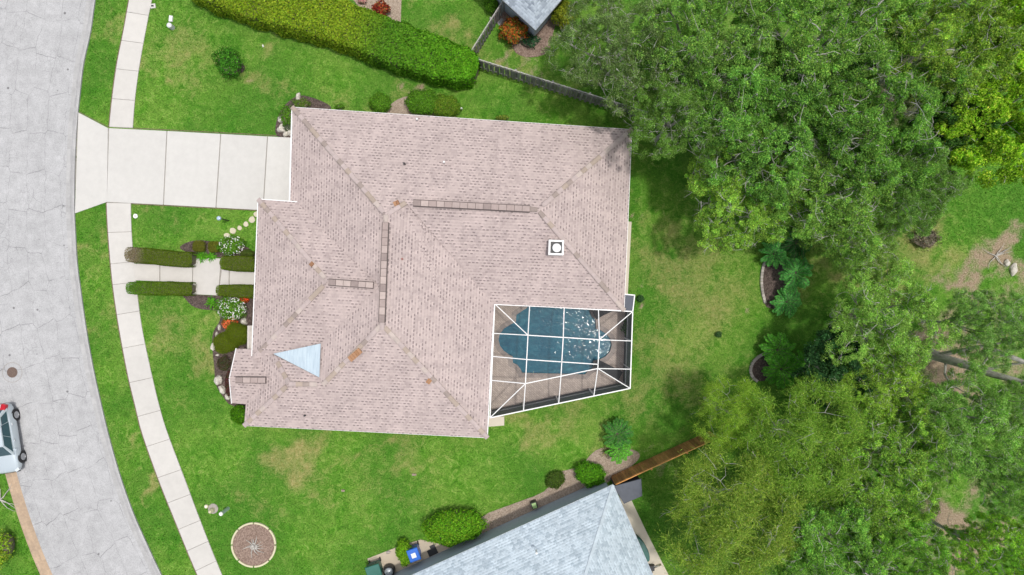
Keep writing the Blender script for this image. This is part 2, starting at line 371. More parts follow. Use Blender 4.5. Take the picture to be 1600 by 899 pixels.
cn = [n if n[0] < 0 else -n for n in cn]      # pointing to -x (across the road)
def off(dist): return [c + n * dist for c, n in zip(curbc, cn)]
PAVED = []            # world polygons where no grass grows
def wp(pts, z=0.0): return [P(p[0], p[1], z) for p in pts]

# ground sheet with the lawn's condition stored per vertex
def blob(X, Y, lst):
    out = np.zeros(X.shape)
    for (px, py, rx, ry, a) in lst:
        c = P(px, py); out = np.maximum(out, a * np.exp(-(((X - c.x) / (rx * GSD)) ** 2 + ((Y - c.y) / (ry * GSD)) ** 2)))
    return out
DRY = [(455, 735, 55, 38, .95), (300, 560, 28, 40, .75), (270, 500, 45, 35, .55), (350, 500, 25, 20, .5), (300, 90, 60, 40, .45), (395, 110, 35, 20, .75), (260, 95, 30, 14, .6), (250, 105, 20, 8, .8),
       (1090, 460, 75, 90, .62), (1050, 400, 40, 60, .6), (1070, 560, 55, 45, .6), (1010, 560, 30, 60, .5), (1030, 620, 70, 22, .55), (830, 655, 60, 22, .7), (880, 670, 60, 30, .6), (235, 735, 12, 45, .8),
       (240, 760, 9, 14, .9), (1370, 440, 60, 20, .8), (1450, 400, 50, 35, .75), (680, 30, 35, 22, .5), (720, 60, 22, 30, .75), (760, 90, 20, 14, .9), (880, 140, 50, 14, .35), (600, 160, 90, 12, .4), (480, 205, 40, 10, .5), (545, 168, 16, 6, .9),
       (620, 705, 130, 14, .45), (556, 708, 18, 8, .8), (630, 712, 12, 8, .8), (440, 685, 8, 5, .9), (520, 720, 70, 20, .35), (620, 770, 90, 30, .3), (160, 60, 14, 40, .45), (150, 390, 16, 40, .55), (160, 480, 14, 40, .5), (270, 340, 60, 8, .4), (990, 300, 10, 60, .6),
       (200, 640, 10, 30, .3), (1280, 420, 60, 30, .5), (1320, 430, 30, 20, .7), (820, 90, 30, 20, .6)]
SOIL = [(1555, 415, 70, 34, 1.0), (1500, 430, 40, 26, .85), (1585, 385, 30, 26, .9), (800, 95, 34, 10, .75), (775, 80, 14, 20, .8), (850, 105, 22, 10, .65), (1490, 560, 110, 60, 1.0), (1500, 830, 80, 70, 1.0), (1290, 820, 25, 20, .3), (860, 60, 14, 26, .65),
        (1480, 700, 70, 60, .5), (1370, 700, 70, 60, .5), (1590, 600, 60, 80, .5), (1440, 620, 70, 60, .55), (1200, 120, 160, 90, .55), (1400, 130, 150, 100, .7), (1560, 60, 80, 60, .7), (1150, 800, 40, 40, .4), (1300, 730, 40, 40, .6), (1550, 480, 40, 30, .6),
        (1440, 380, 18, 14, .6), (393, 118, 16, 7, .7), (645, 714, 3, 3, .8), (536, 767, 4, 3, .8), (985, 460, 8, 10, .9), (980, 320, 5, 16, .8), (1255, 500, 10, 20, .35), (640, 165, 12, 12, .9), (785, 120, 40, 6, .35), (1000, 712, 50, 16, .6), (620, 165, 26, 6, .4), (720, 175, 6, 6, .8), (840, 80, 30, 12, .6), (1195, 475, 8, 14, .7), (1220, 505, 30, 10, .2), (1185, 410, 6, 10, .5)]
LUSH = [(340, 600, 60, 60, .7), (180, 300, 30, 60, .3), (600, 740, 50, 25, .6), (300, 30, 60, 40, .5), (540, 130, 80, 30, .5), (1010, 270, 60, 60, .8), (1100, 300, 60, 60, .5), (1010, 480, 22, 30, .8), (1530, 300, 60, 45, .9), (1590, 340, 30, 60, .8), (860, 180, 60, 30, .5),
        (940, 170, 60, 20, .8), (900, 90, 16, 50, 1.), (700, 20, 50, 30, .6), (420, 800, 150, 70, .45), (300, 720, 40, 50, .7), (1080, 650, 60, 25, .7), (780, 720, 60, 20, .5), (1150, 500, 30, 60, .4), (150, 450, 14, 70, .4), (140, 120, 12, 60, .5), (40, 830, 40, 60, .9), (330, 190, 40, 14, .5)]
def fields(X, Y):
    X0, Y0 = X, Y; X = X0 + 1.0 * np.sin(Y0 * 1.3 + 2 * np.sin(X0 * .7)) + .45 * np.sin(Y0 * 3.7 + X0 * 2.1) + .3 * np.sin(X0 * 6.1 - Y0 * 2.9); Y = Y0 + 1.0 * np.sin(X0 * 1.1 + 2 * np.sin(Y0 * .9) + 1) + .45 * np.sin(X0 * 4.1 - Y0 * 1.7) + .3 * np.sin(Y0 * 5.7 + X0 * 3.3)
    right = 1 / (1 + np.exp(-(X - 20) / 2.5))         # under the wood the ground is half bare
    s = np.maximum(blob(X, Y, SOIL), 0.0 * right); d = blob(X, Y, DRY); lu = blob(X, Y, LUSH)
    return d, s, lu
gx = np.concatenate([[-600, -250, -120, -70], np.arange(-48, 48.1, .32), [70, 120, 250, 600]]); gy = np.concatenate([[-600, -250, -120, -60], np.arange(-29, 29.1, .32), [60, 120, 250, 600]])
GX, GY = np.meshgrid(gx, gy); nx, ny = len(gx), len(gy); d_, s_, l_ = fields(GX, GY)
ii = (np.arange(ny - 1)[:, None] * nx + np.arange(nx - 1)[None, :]).ravel(); F = np.stack([ii, ii + 1, ii + nx + 1, ii + nx], 1)
HOLE = [P(*p) for p in [(800, 470), (945, 470), (945, 598), (800, 598)]]
cx_, cy_ = [(GX.ravel()[F].mean(1)), (GY.ravel()[F].mean(1))]
keep = ~((cx_ > P(777, 0).x) & (cx_ < P(957, 0).x) & (cy_ > P(0, 586).y) & (cy_ < P(0, 470).y))
F = F[keep]
gv = np.stack([GX.ravel(), GY.ravel(), np.zeros(GX.size)], 1)
fa = np.stack([d_.ravel(), s_.ravel(), l_.ravel(), np.full(GX.size, .5)], 1)
struct(mesh_np('ground', gv, F, m_ground, attrs={'field': fa}))

# road (UV: u across from the right kerb, v along)
mb = MB(); o1 = off(12); o2 = off(157); acc = 0
for i in range(len(o1) - 1):
    L = (P(*o1[i + 1]) - P(*o1[i])).length; n = 8
    for k in range(n):
        q = []; uvs = []
        for (ia, kk) in ((i, k), (i, k + 1), (i + 1, k + 1), (i + 1, k)):
            a = o1[ia] * (1 - kk / n) + o2[ia] * (kk / n); q.append(P(a[0], a[1], 0) + Vector((0, 0, .02))); uvs.append((6.8 - kk / n * 5.9, acc + (L if ia > i else 0)))
        mb.poly(q, uvs)
    acc += L
struct(mb.build('road', m_road)); PAVED.append([P(*p) for p in off(-0.5)] + [P(*p) for p in off(172)][::-1])
def kerb(name, d0, d1, dh, mat, flip=False):
    """rolled kerb: flat gutter pan then a rounded rise to the grass"""
    mb = MB(); A = [(d0, .11), (d0 + (d1 - d0) * .12, .125), (d0 + (d1 - d0) * .3, .10), (d0 + (d1 - d0) * .5, .04), (d0 + (d1 - d0) * .62, .026), (d1, .026)]
    rows = [[P(*(c + n * d)) + Vector((0, 0, z)) for c, n in zip(curbc, cn)] for d, z in A]
    for a, b in zip(rows, rows[1:]):
        for i in range(len(a) - 1):
            sh = 0.88 + 0.14 * random.random(); mb.c = (sh, sh, sh, 1); mb.poly([a[i], a[i + 1], b[i + 1], b[i]])
    for i in range(len(rows[0]) - 1):
        a, b = rows[0][i], rows[0][i + 1]; mb.poly([a, b, (b.x, b.y, -.02), (a.x, a.y, -.02)])
    return struct(mb.build(name, mat, merge=False))
kerb('kerb', 0, 14, .12, m_kerb); kerb('kerb', 171, 155, .12, m_rustkerb)

# pavement: separate slabs with joints
def slabs(mb, left, right, cuts, z=0.05, gap=0.012, tint=0.05):
    base_y = [p[1] for p in left]
    def at(line, y):
        xs = [p[0] for p in line]; ys = [p[1] for p in line]; return np.interp(y, ys, xs)
    for y0, y1 in zip(cuts, cuts[1:]):
        c = 1 - tint * random.random(); mb.c = (c, c * .995, c * .985, 1); n = 3; L = []; Rr = []
        for k in range(n + 1):
            y = y0 + (y1 - y0) * k / n; sl = SKEW(y); L.append((at(left, y - sl), y - sl)); Rr.append((at(right, y + sl), y + sl))
        poly = [P(*p) for p in L] + [P(*p) for p in Rr[::-1]]
        if area(poly) < 0: poly = poly[::-1]
        mb.prism(offset_poly(poly, gap), -.02, z, .008)
def SKEW(y): return np.interp(y, [0, 150, 316, 400, 500, 700, 900], [-5, -2.0, -1.0, 0.5, 3.5, 8.5, 10])*-1 if False else np.interp(y, [0, 150, 200, 316, 400, 500, 600, 700, 900], [3, 1.5, .8, .4, -1.5, -3, -4, -6, -8])
SLc, SRc = curve_px(SW_L, 3), curve_px(SW_R, 3)
mb = MB(); slabs(mb, SLc, SRc, [-100, -62, -22, 22, 66, 110, 156, 199.5]); slabs(mb, SLc, SRc, [317.5, 363, 411, 443, 489, 541, 594, 646, 692, 740, 779, 820, 853, 884, 920, 960, 1000])
struct(mb.build('pavement', m_walk)); PAVED.append([P(*p) for p in SLc] + [P(*p) for p in SRc[::-1]])
mb = MB()
for q in ([(123, 176), (169.5, 200.5), (168, 316), (117.5, 334)], [(171, 200.5), (261, 205), (255.5, 320.5), (205, 318), (167.5, 316)], [(262, 205), (345, 209.5), (337.5, 325), (256.5, 320.5)], [(346, 209.5), (418, 213.5), (411, 329), (338.5, 325)], [(419, 213.5), (490, 217), (485, 333), (412, 329)]):
    c = 1 - .07 * random.random(); mb.c = (c, c, c, 1); pl = wp(q)
    if area(pl) < 0: pl = pl[::-1]
    mb.prism(offset_poly(pl, .008), -.02, .055, .008)
struct(mb.build('driveway', m_drive)); PAVED.append(wp(DRIVE))
mb = MB()
for q in ([(207.5, 412), (250, 414), (250, 440), (212, 438.5)], [(251, 414), (301.5, 416), (301, 441.5), (251, 440)], [(302.5, 403), (346, 404), (341.5, 462), (301.5, 460)], [(347, 421), (358.5, 421.7), (358, 446), (344, 445.5)], [(359.5, 421.7), (415, 425), (415, 447), (359, 446)]):
    c = 1 - .05 * random.random(); mb.c = (c, c * .985, c * .97, 1); pl = wp(q)
    if area(pl) < 0: pl = pl[::-1]
    mb.prism(offset_poly(pl, .008), -.02, .06, .008)
struct(mb.build('path', m_walk)); PAVED.append(wp(WALK))
# dirt under the joints
mb = MB()
mb.poly([P(p[0], p[1]) + Vector((0, 0, .012)) for p in [(118, 180), (171, 201), (486, 217), (480, 332), (205, 317), (167, 315), (118, 332)]])
struct(mb.build('joint_dirt', m_joint))
mb = MB(); mb.poly([P(p[0], p[1]) + Vector((0, 0, .016)) for p in WALK]); struct(mb.build('joint_dirt', m_joint))
mb = MB()
for a, b, c, d in zip(SLc, SLc[1:], SRc, SRc[1:]):
    if a[1] > 198 and b[1] < 318: continue
    mb.poly([P(*q) + Vector((0, 0, .008)) for q in (a, b, d, c)])
struct(mb.build('joint_dirt', m_joint))

mb = MB(); eb = [(p[0] - 1.7, p[1]) for p in SLc]
for a, b, c, d in zip(SLc, SLc[1:], eb, eb[1:]):
    if (a[1] > 197 and b[1] < 319): continue
    mb.poly([P(*q) + Vector((0, 0, .014)) for q in (a, b, d, c)])
for (x0, y0), (x1, y1) in (((205, 318), (404, 328.5)), ((208, 201), (455, 214)), ((124, 176), (171, 200))):
    dy = 1.4 if y0 > 300 else -1.2; mb.poly([P(x0, y0) + Vector((0, 0, .014)), P(x1, y1) + Vector((0, 0, .014)), P(x1, y1 + dy) + Vector((0, 0, .014)), P(x0, y0 + dy) + Vector((0, 0, .014))])
struct(mb.build('soil_edge', plain('edge_soil', (.16, .12, .08), .95, var=.4, scale=9))); PAVED.append([P(*p) for p in eb] + [P(*p) for p in SLc[::-1]])
# planting beds (soil level, a few cm up)
def bed(pts, mat, z=.03, sm=3, paved=True, name='mulch_bed'):
    pl = [P(p[0], p[1]) for p in (smooth_closed(pts, sm) if sm else pts)]
    if area(pl) < 0: pl = pl[::-1]
    mb = MB(); mb.prism(pl, -.02, z, .015); o = struct(mb.build(name, mat))
    if paved: PAVED.append(pl)
    return o
bed([(281, 388), (290, 380), (305, 376), (320, 376), (345, 380), (380, 383), (400, 399), (400, 403), (346, 403), (300, 396)], m_mulch)
bed([(262, 456), (284, 462), (300, 478), (318, 484), (338, 486), (344, 500), (333, 520), (332, 545), (335, 575), (337, 600), (350, 622), (364, 634), (405, 634), (410, 460), (341, 462), (301, 460)], m_mulch)
bed([(433, 213), (432, 190), (444, 166), (466, 150), (492, 154), (518, 168), (500, 180), (462, 180), (460, 213)], m_mulch)
bed([(1196, 408), (1192, 425), (1190, 450), (1194, 472), (1203, 482), (1240, 480), (1245, 420), (1225, 405)], m_mulch)
bed([(1200, 553), (1182, 562), (1174, 578), (1178, 592), (1186, 596), (1205, 590), (1210, 560)], m_mulch)
bed([(752, 809), (800, 788), (850, 768), (872, 740), (893, 733), (912, 728), (918, 716), (940, 700), (985, 702), (1000, 712), (985, 730), (945, 756), (860, 800), (765, 838)], m_sand)
bed([(552, -20), (552, 0), (575, 30), (626, 45), (628, -20)], m_sand, sm=0)
bed([(793, 52), (775, 35), (770, 20), (800, -10), (850, 10), (868, 30), (862, 60), (856, 82), (830, 90), (805, 82)], m_mulch_red)
bed([(612, 162), (640, 150), (652, 160), (700, 178), (716, 190), (610, 186)], m_sand)
cc = P(397, 851); rr = 33 * GSD
mb = MB(); mb.prism([(cc.x + rr * math.cos(t), cc.y + rr * math.sin(t)) for t in np.linspace(0, 2 * math.pi, 40, endpoint=False)], -.02, .05, .02)
struct(mb.build('mulch_bed', m_mulch_red)); PAVED.append([(cc.x + rr * 1.1 * math.cos(t), cc.y + rr * 1.1 * math.sin(t)) for t in np.linspace(0, 2 * math.pi, 24, endpoint=False)])

# ---------------------------------------------------------------- ROOF BUILDING
def clip_half(poly, axis, val, keep_ge):
    out = []
    for i in range(len(poly)):
        a, b = poly[i], poly[(i + 1) % len(poly)]; da, db = a[axis] - val, b[axis] - val
        if not keep_ge: da, db = -da, -db
        if da >= 0: out.append(a)
        if (da >= 0) != (db >= 0):
            t = da / (da - db); out.append(tuple(a[k] + (b[k] - a[k]) * t for k in range(2)))
    return out
def roof_face(mb, pts, row=0.185, t=0.028, under=True):
    """pts[0]->pts[1] is the eave; rows of tiles with a real step between rows"""
    E0, E1 = Vector(pts[0]), Vector(pts[1]); ed = Vector((E1.x - E0.x, E1.y - E0.y, 0)); ed.normalize(); pn = Vector((-ed.y, ed.x, 0))
    q = [((Vector(p) - E0).dot(ed), (Vector(p) - E0).dot(pn), p[2]) for p in pts]
    if sum(a[1] for a in q) < 0: pn = -pn; q = [(a[0], -a[1], a[2]) for a in q]
    A = np.array([[a[1], a[0]] for a in q]); zz = np.array([a[2] - E0.z for a in q]); sl, su = np.linalg.lstsq(A, zz, rcond=None)[0]
    cosl = 1 / math.sqrt(1 + sl * sl); rp = row * cosl; poly = [(a[0], a[1]) for a in q]; vmax = max(a[1] for a in q); k = 0
    def to3(u, v, h): 
        w = E0 + ed * u + pn * v; return (w.x, w.y, E0.z + sl * v + su * u + h)
    k = int(math.floor(min(a[1] for a in q) / rp))
    while k * rp < vmax:
        v0, v1 = k * rp, (k + 1) * rp; c = clip_half(clip_half(poly, 1, v0, True), 1, v1, False)
        if len(c) >= 3 and abs(area(c)) > 1e-4:
            if area(c) < 0: c = c[::-1]
            mb.poly([to3(u, v, t * (1 - (v - v0) / rp)) for u, v in c], [(u, v / cosl) for u, v in c])
            lo = [p for p in c if abs(p[1] - v0) < 1e-6]
            if len(lo) >= 2:
                a, b = min(lo), max(lo); mb.poly([to3(*a, -.01), to3(*b, -.01), to3(*b, t), to3(*a, t)], [(a[0], a[1] / cosl), (b[0], b[1] / cosl), (b[0], b[1] / cosl + .01), (a[0], a[1] / cosl + .01)])
        k += 1
    if under: mb.poly([(p[0], p[1], p[2] - .07) for p in pts])
def caps(mb, a, b, col_fn, L=0.40, r=0.14, h=0.055, start=0.0):
    """overlapping barrel cap tiles along a hip or ridge"""
    a, b = Vector(a), Vector(b); d = b - a; n = max(1, int(d.length / L)); d.normalize(); side = d.cross(Vector((0, 0, 1))).normalized(); up = side.cross(d).normalized()
    for i in range(n):
        c = col_fn(i); mb.c = (*c, 1); s0 = a + d * (i * L); s1 = a + d * ((i + 1.06) * L); m = 6; ra, rb = r * 1.08, r * .88
        A = [s0 + side * (ra * math.cos(math.pi * k / m)) + up * (h * math.sin(math.pi * k / m) + .045) for k in range(m + 1)]
        B = [s1 + side * (rb * math.cos(math.pi * k / m)) + up * (h * .8 * math.sin(math.pi * k / m) + .02) for k in range(m + 1)]
        for k in range(m): mb.poly([A[k], A[k + 1], B[k + 1], B[k]])
        mb.poly(A)
TAN, PINK, PALE, MAU = (0.37, 0.30, 0.25), (0.43, 0.355, 0.34), (0.455, 0.385, 0.35), (0.30, 0.245, 0.22)
def capcol(seed):
    rg = random.Random(seed); lst = [rg.choice([TAN, PINK, PALE, TAN, PINK, PINK, MAU]) for _ in range(60)]
    return lambda i: tuple(x * (0.95 + .1 * ((i * 7919) % 10) / 10) for x in lst[i % 60])

# ---------------------------------------------------------------- MAIN HOUSE
EZ = 2.75
def V3(px, py, z): return P(px, py, z)
A = V3(457, 168, EZ); B = V3(987, 203, EZ); C = V3(975, 485, EZ); D = V3(772, 476, EZ); E = V3(761.5, 684, EZ); Fp = V3(382, 665, EZ)
R1L = V3(634, 317, 5.05); R1R = V3(840, 328, 5.05); J1 = V3(603, 336, 5.3); J2 = V3(597, 507, 5.3)
K = V3(505, 601, 3.95); Q = V3(452, 600, 3.95); G = V3(453, 316, EZ)
T = V3(404, 312, EZ + .06); T2 = V3(473, 317, EZ + .1); W1 = V3(512, 440, 4.8); W2 = V3(594, 447, 4.9); U = V3(394, 562, EZ + .03)
X = V3(500, 537, 3.7); X2 = V3(498.5, 590, 3.8); M = V3(427, 554, 3.15); F2 = V3(384, 631, EZ)
house = thing('house', P(600, 420), 'large house with pink beige tiled hip roof between driveway and screened pool', 'house')
mb = MB()
roof_face(mb, [A, B, R1R, R1L, J1]); roof_face(mb, [B, C, R1R]); roof_face(mb, [C, D, R1L, R1R]); roof_face(mb, [D, E, J2, J1, R1L])
roof_face(mb, [E, Fp, Q, K, J2]); roof_face(mb, [A, G, W2, J1]); roof_face(mb, [T, T2, W2, W1]); roof_face(mb, [T, U, W1])
# faces without an eave of their own: rows run parallel to the west or south eave
def face_dir(mb, pts, a, b): 
    """rows parallel to the line a-b; uses a plane through the points"""
    pts = [Vector(p) for p in pts]; Am = np.array([[p.x, p.y, 1] for p in pts]); co = np.linalg.lstsq(Am, np.array([p.z for p in pts]), rcond=None)[0]
    f = lambda x, y: co[0] * x + co[1] * y + co[2]
    a = Vector((a.x, a.y, f(a.x, a.y))); b = Vector((b.x, b.y, f(b.x, b.y)))
    ed = Vector((b.x - a.x, b.y - a.y, 0)).normalized(); pn = Vector((-ed.y, ed.x, 0)); gr = co[0] * pn.x + co[1] * pn.y
    if gr < 0: pn = -pn; gr = -gr
    su = co[0] * ed.x + co[1] * ed.y; cosl = 1 / math.sqrt(1 + gr * gr); rp = .185 * cosl
    poly = [((p - a).dot(ed), (p - a).xy.dot(pn.xy)) for p in pts]; k = int(math.floor(min(p[1] for p in poly) / rp)); vm = max(p[1] for p in poly)
    while k * rp < vm:
        c = clip_half(clip_half(poly, 1, k * rp, True), 1, (k + 1) * rp, False)
        if len(c) >= 3 and abs(area(c)) > 1e-4:
            def t3(u, v, h): w = a + ed * u + pn * v; return (w.x, w.y, a.z + gr * v + su * u + h)
            mb.poly([t3(u, v, .028 * (1 - (v - k * rp) / rp)) for u, v in c], [(u, v / cosl) for u, v in c])
            lo = [p for p in c if abs(p[1] - k * rp) < 1e-6]
            if len(lo) >= 2:
                p0, p1 = min(lo), max(lo); mb.poly([t3(*p0, -.01), t3(*p1, -.01), t3(*p1, .028), t3(*p0, .028)], [(p0[0], p0[1]), (p1[0], p1[1]), (p1[0], p1[1] + .01), (p0[0], p0[1] + .01)])
        k += 1
    mb.poly([(p[0], p[1], p[2] - .08) for p in pts])
SEd = (Fp, E)
face_dir(mb, [U, W1, W2, X, M], Fp, E)          # south slope of the front wing
face_dir(mb, [W2, X, X2, K, J2], T, U)          # west slope behind the cricket
face_dir(mb, [Fp, F2, V3(394, 600, EZ), U, M, Q], T, U)
mb2pts = [M, X2, K, Q]
face_dir(mb, mb2pts, Fp, E)
g1, g2, g3, g4 = V3(369, 545, 2.62), V3(358.5, 592, 3.25), V3(423, 594, 3.3), V3(402, 546, 2.62)
g5, g6 = V3(362, 630, 2.62), V3(400, 633, 2.62)
roof_face(mb, [g1, g4, g3, g2]); roof_face(mb, [g6, g5, g2, g3])
roof = mb.build('roof', m_tile, house, merge=False)
def capline(name, a, b, seed, **kw):
    mb = MB(); caps(mb, a, b, capcol(seed), **kw); return mb.build(name, m_vc, roof, merge=False)
for i, (a, b) in enumerate([(A, J1), (B, R1R), (C, R1R), (R1L, J1), (E, J2), (K, J2), (Q, K), (Fp, Q), (T, W1), (U, W1), (Q, M)]): capline('hip_caps', a, b, 11 + i)
# the dark vented ridges
def vridge(a, b, seed):
    a, b = Vector(a), Vector(b); d = (b - a); L = d.length; d.normalize(); mb = MB(); mb.c = (.10, .08, .075, 1); mb.bar(a + Vector((0, 0, .05)), b + Vector((0, 0, .05)), .40, .10)
    n = int(L / .42); rg = random.Random(seed)
    for i in range(n):
        c = rg.choice([(0.34, .27, .25), (.27, .215, .20), (.40, .325, .30), (.36, .29, .27), (.44, .36, .33)]); mb.c = (*c, 1)
        mb.bar(a + d * (i * L / n + .012) + Vector((0, 0, .12)), a + d * ((i + 1) * L / n - .012) + Vector((0, 0, .12)), .31, .07)
    return mb.build('ridge_vent', m_vc, roof, merge=False)
vridge(V3(646, 317.5, 5.1), V3(828, 327, 5.1), 1); vridge(V3(603, 348, 5.35), V3(597, 504, 5.35), 2); vridge(V3(514, 441, 4.87), V3(584, 446, 4.95), 3); vridge(V3(369, 593.5, 3.35), V3(416, 594, 3.38), 4)
capline('ridge_caps', V3(597, 504, 5.3), J2, 5); capline('ridge_caps', V3(828, 327, 5.05), R1R, 6); capline('ridge_caps', J1, V3(603, 348, 5.32), 7)
# bare terracotta stretches on the hips
def terr(a, b, w=.34):
    mb = MB(); a, b = Vector(a), Vector(b); d = b - a; n = max(1, round(d.length / .17)); 
    for i in range(n):
        c = random.choice([(.34, .18, .09), (.40, .22, .12), (.29, .15, .08)]); mb.c = (*c, 1); mb.bar(a + d * ((i + .05) / n) + Vector((0, 0, .12)), a + d * ((i + .95) / n) + Vector((0, 0, .15)), w, .08)
    tag(mb.build('bare_hip_tiles', m_vc, roof, merge=False), 'strip of bare orange terracotta hip tiles')
terr(V3(547, 562, 4.62), V3(564, 547, 4.8)); terr(V3(668, 593, 4.05), V3(674, 597, 3.98)); terr(V3(486, 411, 4.35), V3(490, 415, 4.42), .25); terr(V3(616, 320, 5.1), V3(624, 316, 5.1), .25)
# metal cricket
mb = MB(); cr = [V3(427, 553, 3.26), V3(499, 590, 3.92), V3(501, 537, 3.88)]
mid = V3(500, 563, 4.0)
mb.poly([cr[0], cr[1], mid]); mb.poly([cr[0], mid, cr[2]])
for k in (0.33, .75): 
    a = cr[0].lerp(cr[1], k); m_ = cr[0].lerp(mid, k); b = cr[0].lerp(cr[2], k); mb.bar(a + Vector((0, 0, .012)), m_ + Vector((0, 0, .012)), .04, .02); mb.bar(m_ + Vector((0, 0, .012)), b + Vector((0, 0, .012)), .04, .02)
def cricketmat():
    m, t, b, n, l = newmat('pale_blue_metal'); mp = N(t, 'ShaderNodeMapping'); mp.inputs['Scale'].default_value = (6, .5, 1); l.new(coord(t), mp.inputs[0]); f = noise(t, mp.outputs[0], 2, 6, .7)
    l.new(ramp(t, f, [(.3, (.36, .45, .52)), (.5, (.48, .58, .65)), (.7, (.56, .65, .70))]), b.inputs['Base Color']); b.inputs['Roughness'].default_value = .55; b.inputs['Metallic'].default_value = .1; return m
mb.build('roof_flashing', cricketmat(), roof, merge=False)
# small pipe vents and specks
for (px, py, z, c) in ((694, 254, 4.2, m_white), (629, 405, 4.9, plain('rust_pipe', (.3, .12, .1))), (619, 477, 4.8, m_grey), (632, 256, 4.3, m_dark), (477, 649, 3.1, m_dark), (652, 187, 3.0, m_white)):
    mb = MB(); mb.lathe(P(px, py, z) - Vector((0, 0, .15)), [(.06, 0), (.06, .33), (.05, .35)], 10); mb.build('vent_pipe', c, roof)
# square white roof fan housing
fz = 4.45; fc = P(869, 387, fz + .35); v = thing('tmp', fc, None, None); bpy.data.objects.remove(v)
mb = MB(); w = .43
fan_rot = R(-2)
def rot2(c, x, y): return (c.x + x * math.cos(fan_rot) - y * math.sin(fan_rot), c.y + x * math.sin(fan_rot) + y * math.cos(fan_rot))
for (x, y, dx, dy) in ((-w + .05, 0, .1, 2 * w), (w - .05, 0, .1, 2 * w), (0, -w + .05, 2 * w - .2, .1), (0, w - .05, 2 * w - .2, .1)):
    cx, cy = rot2(fc, x, y); mb.box((cx, cy, fz - .1), (dx, dy, .95), fan_rot)
fan = mb.build('vent_housing', m_white, roof)
mb = MB(); mb.box((fc.x, fc.y, fz + .05), (2 * w - .22, 2 * w - .22, .3), fan_rot); mb.build('curb', m_dark, fan)
mb = MB(); mb.lathe((fc.x + .03, fc.y - .02, fz + .2), [(.19, 0), (.24, .05), (.26, .14), (.24, .19), (.15, .225), (.0, .235)], 28); mb.build('vent_cap', m_white, fan, smooth=True)
# gutters, soffit and walls
def gutter(pts, mat=m_white, w=.12, h=.12, dz=-.04, outw=.06, name='gutter'):
    mb = MB()
    for a, b in zip(pts, pts[1:]):
        a, b = Vector(a), Vector(b); d = (b - a).normalized(); n = Vector((d.y, -d.x, 0)); a2 = a + n * outw + Vector((0, 0, dz)); b2 = b + n * outw + Vector((0, 0, dz)); mb.bar(a2 - d * .03, b2 + d * .03, w, h)
    return mb.build(name, mat, house)
gutter([T2, T, U], outw=.02, w=.075); gutter([G, A], outw=-.05) if False else None 
EAVE = [A, G, T, U, Fp + (U - U), E, D, C, B]
wallpoly_px = [A, V3(455, 314, EZ), V3(404, 312, EZ), V3(395, 562, EZ), V3(384, 600, EZ), Fp, E, D, C, B]
wp_ = [(p.x, p.y) for p in wallpoly_px]
if area(wp_) < 0: wp_ = wp_[::-1]
ins = offset_poly(wp_, .45); mb = MB(); mb.prism(ins, 0, 2.62); mb.build('wall', m_cream, house)
mb = MB(); so = offset_poly(wp_, .03); mb.prism(so, 2.58, 2.66); mb.build('soffit', m_white, house)
for a, b in ((A, B), (B, C), (E, Fp), (C, D), (D, E)):
    mb = MB(); mb.bar(a + Vector((0, 0, -.06)), b + Vector((0, 0, -.06)), .05, .17); mb.build('fascia', m_white, house)
mb = MB(); mb.bar(A + Vector((-.02, 0, -.03)), V3(453, 314, EZ) + Vector((-.02, 0, -.03)), .08, .10); mb.build('gutter', m_white, house)
# front porch gable walls and bay
mb = MB(); pg = [(p.x, p.y) for p in (P(376, 552, 2.6), P(368, 590, 2.6), P(370, 625, 2.6), P(400, 627, 2.6), P(402, 552, 2.6))]
mb.prism(pg, 0, 2.55); mb.build('porch_wall', m_cream, house)
mb = MB(); mb.bar(g1 + Vector((0, 0, -.05)), g2 + Vector((0, 0, -.05)), .05, .16); mb.bar(g2 + Vector((0, 0, -.05)), g5 + Vector((0, 0, -.05)), .05, .16); mb.build('fascia', m_white, house)
mb = MB(); pl = [(p.x, p.y) for p in (P(386.5, 509, 2.4), P(398, 509, 2.4), P(397, 548, 2.4), P(386, 547, 2.4))]
mb.prism(pl, 2.25, 2.42, .02); mb.bar(P(390.5, 511, 2.44), P(389.5, 546, 2.44), .03, .05); mb.build('window_hood', plain('stone_grey_sill', (.50, .46, .42), .8), house)
# openings on the walls (seen only from the side)
def wall_item(a, b, t, w, z0, z1, mat, name, depth=.06):
    a, b = Vector((*a, 0)), Vector((*b, 0)); d = (b - a).normalized(); c = a.lerp(b, t); mb = MB(); mb.bar(c - d * w / 2 + Vector((0, 0, (z0 + z1) / 2)), c + d * w / 2 + Vector((0, 0, (z0 + z1) / 2)), depth, z1 - z0)
    return mb.build(name, mat, house)
n_ = len(ins)
for i in range(n_):
    a, b = ins[i], ins[(i + 1) % n_]; L = math.dist(a, b)
    if L < 5: continue
    west = abs(a[0] - b[0]) < 1.5 and (a[0] + b[0]) / 2 < -12
    if west and L < 7: wall_item(a, b, .5, 4.9, .02, 2.2, m_white, 'garage_door', .1); continue
    for k in range(int(L // 4)):
        t = (k + .5) / int(L // 4); fr = wall_item(a, b, t, 1.6, .9, 2.1, m_white, 'window_frame', .08); wall_item(a, b, t, 1.44, .98, 2.02, m_glass, 'window_pane', .12)

for ch in house.children: ch.matrix_parent_inverse = Matrix.Translation(-house.location)
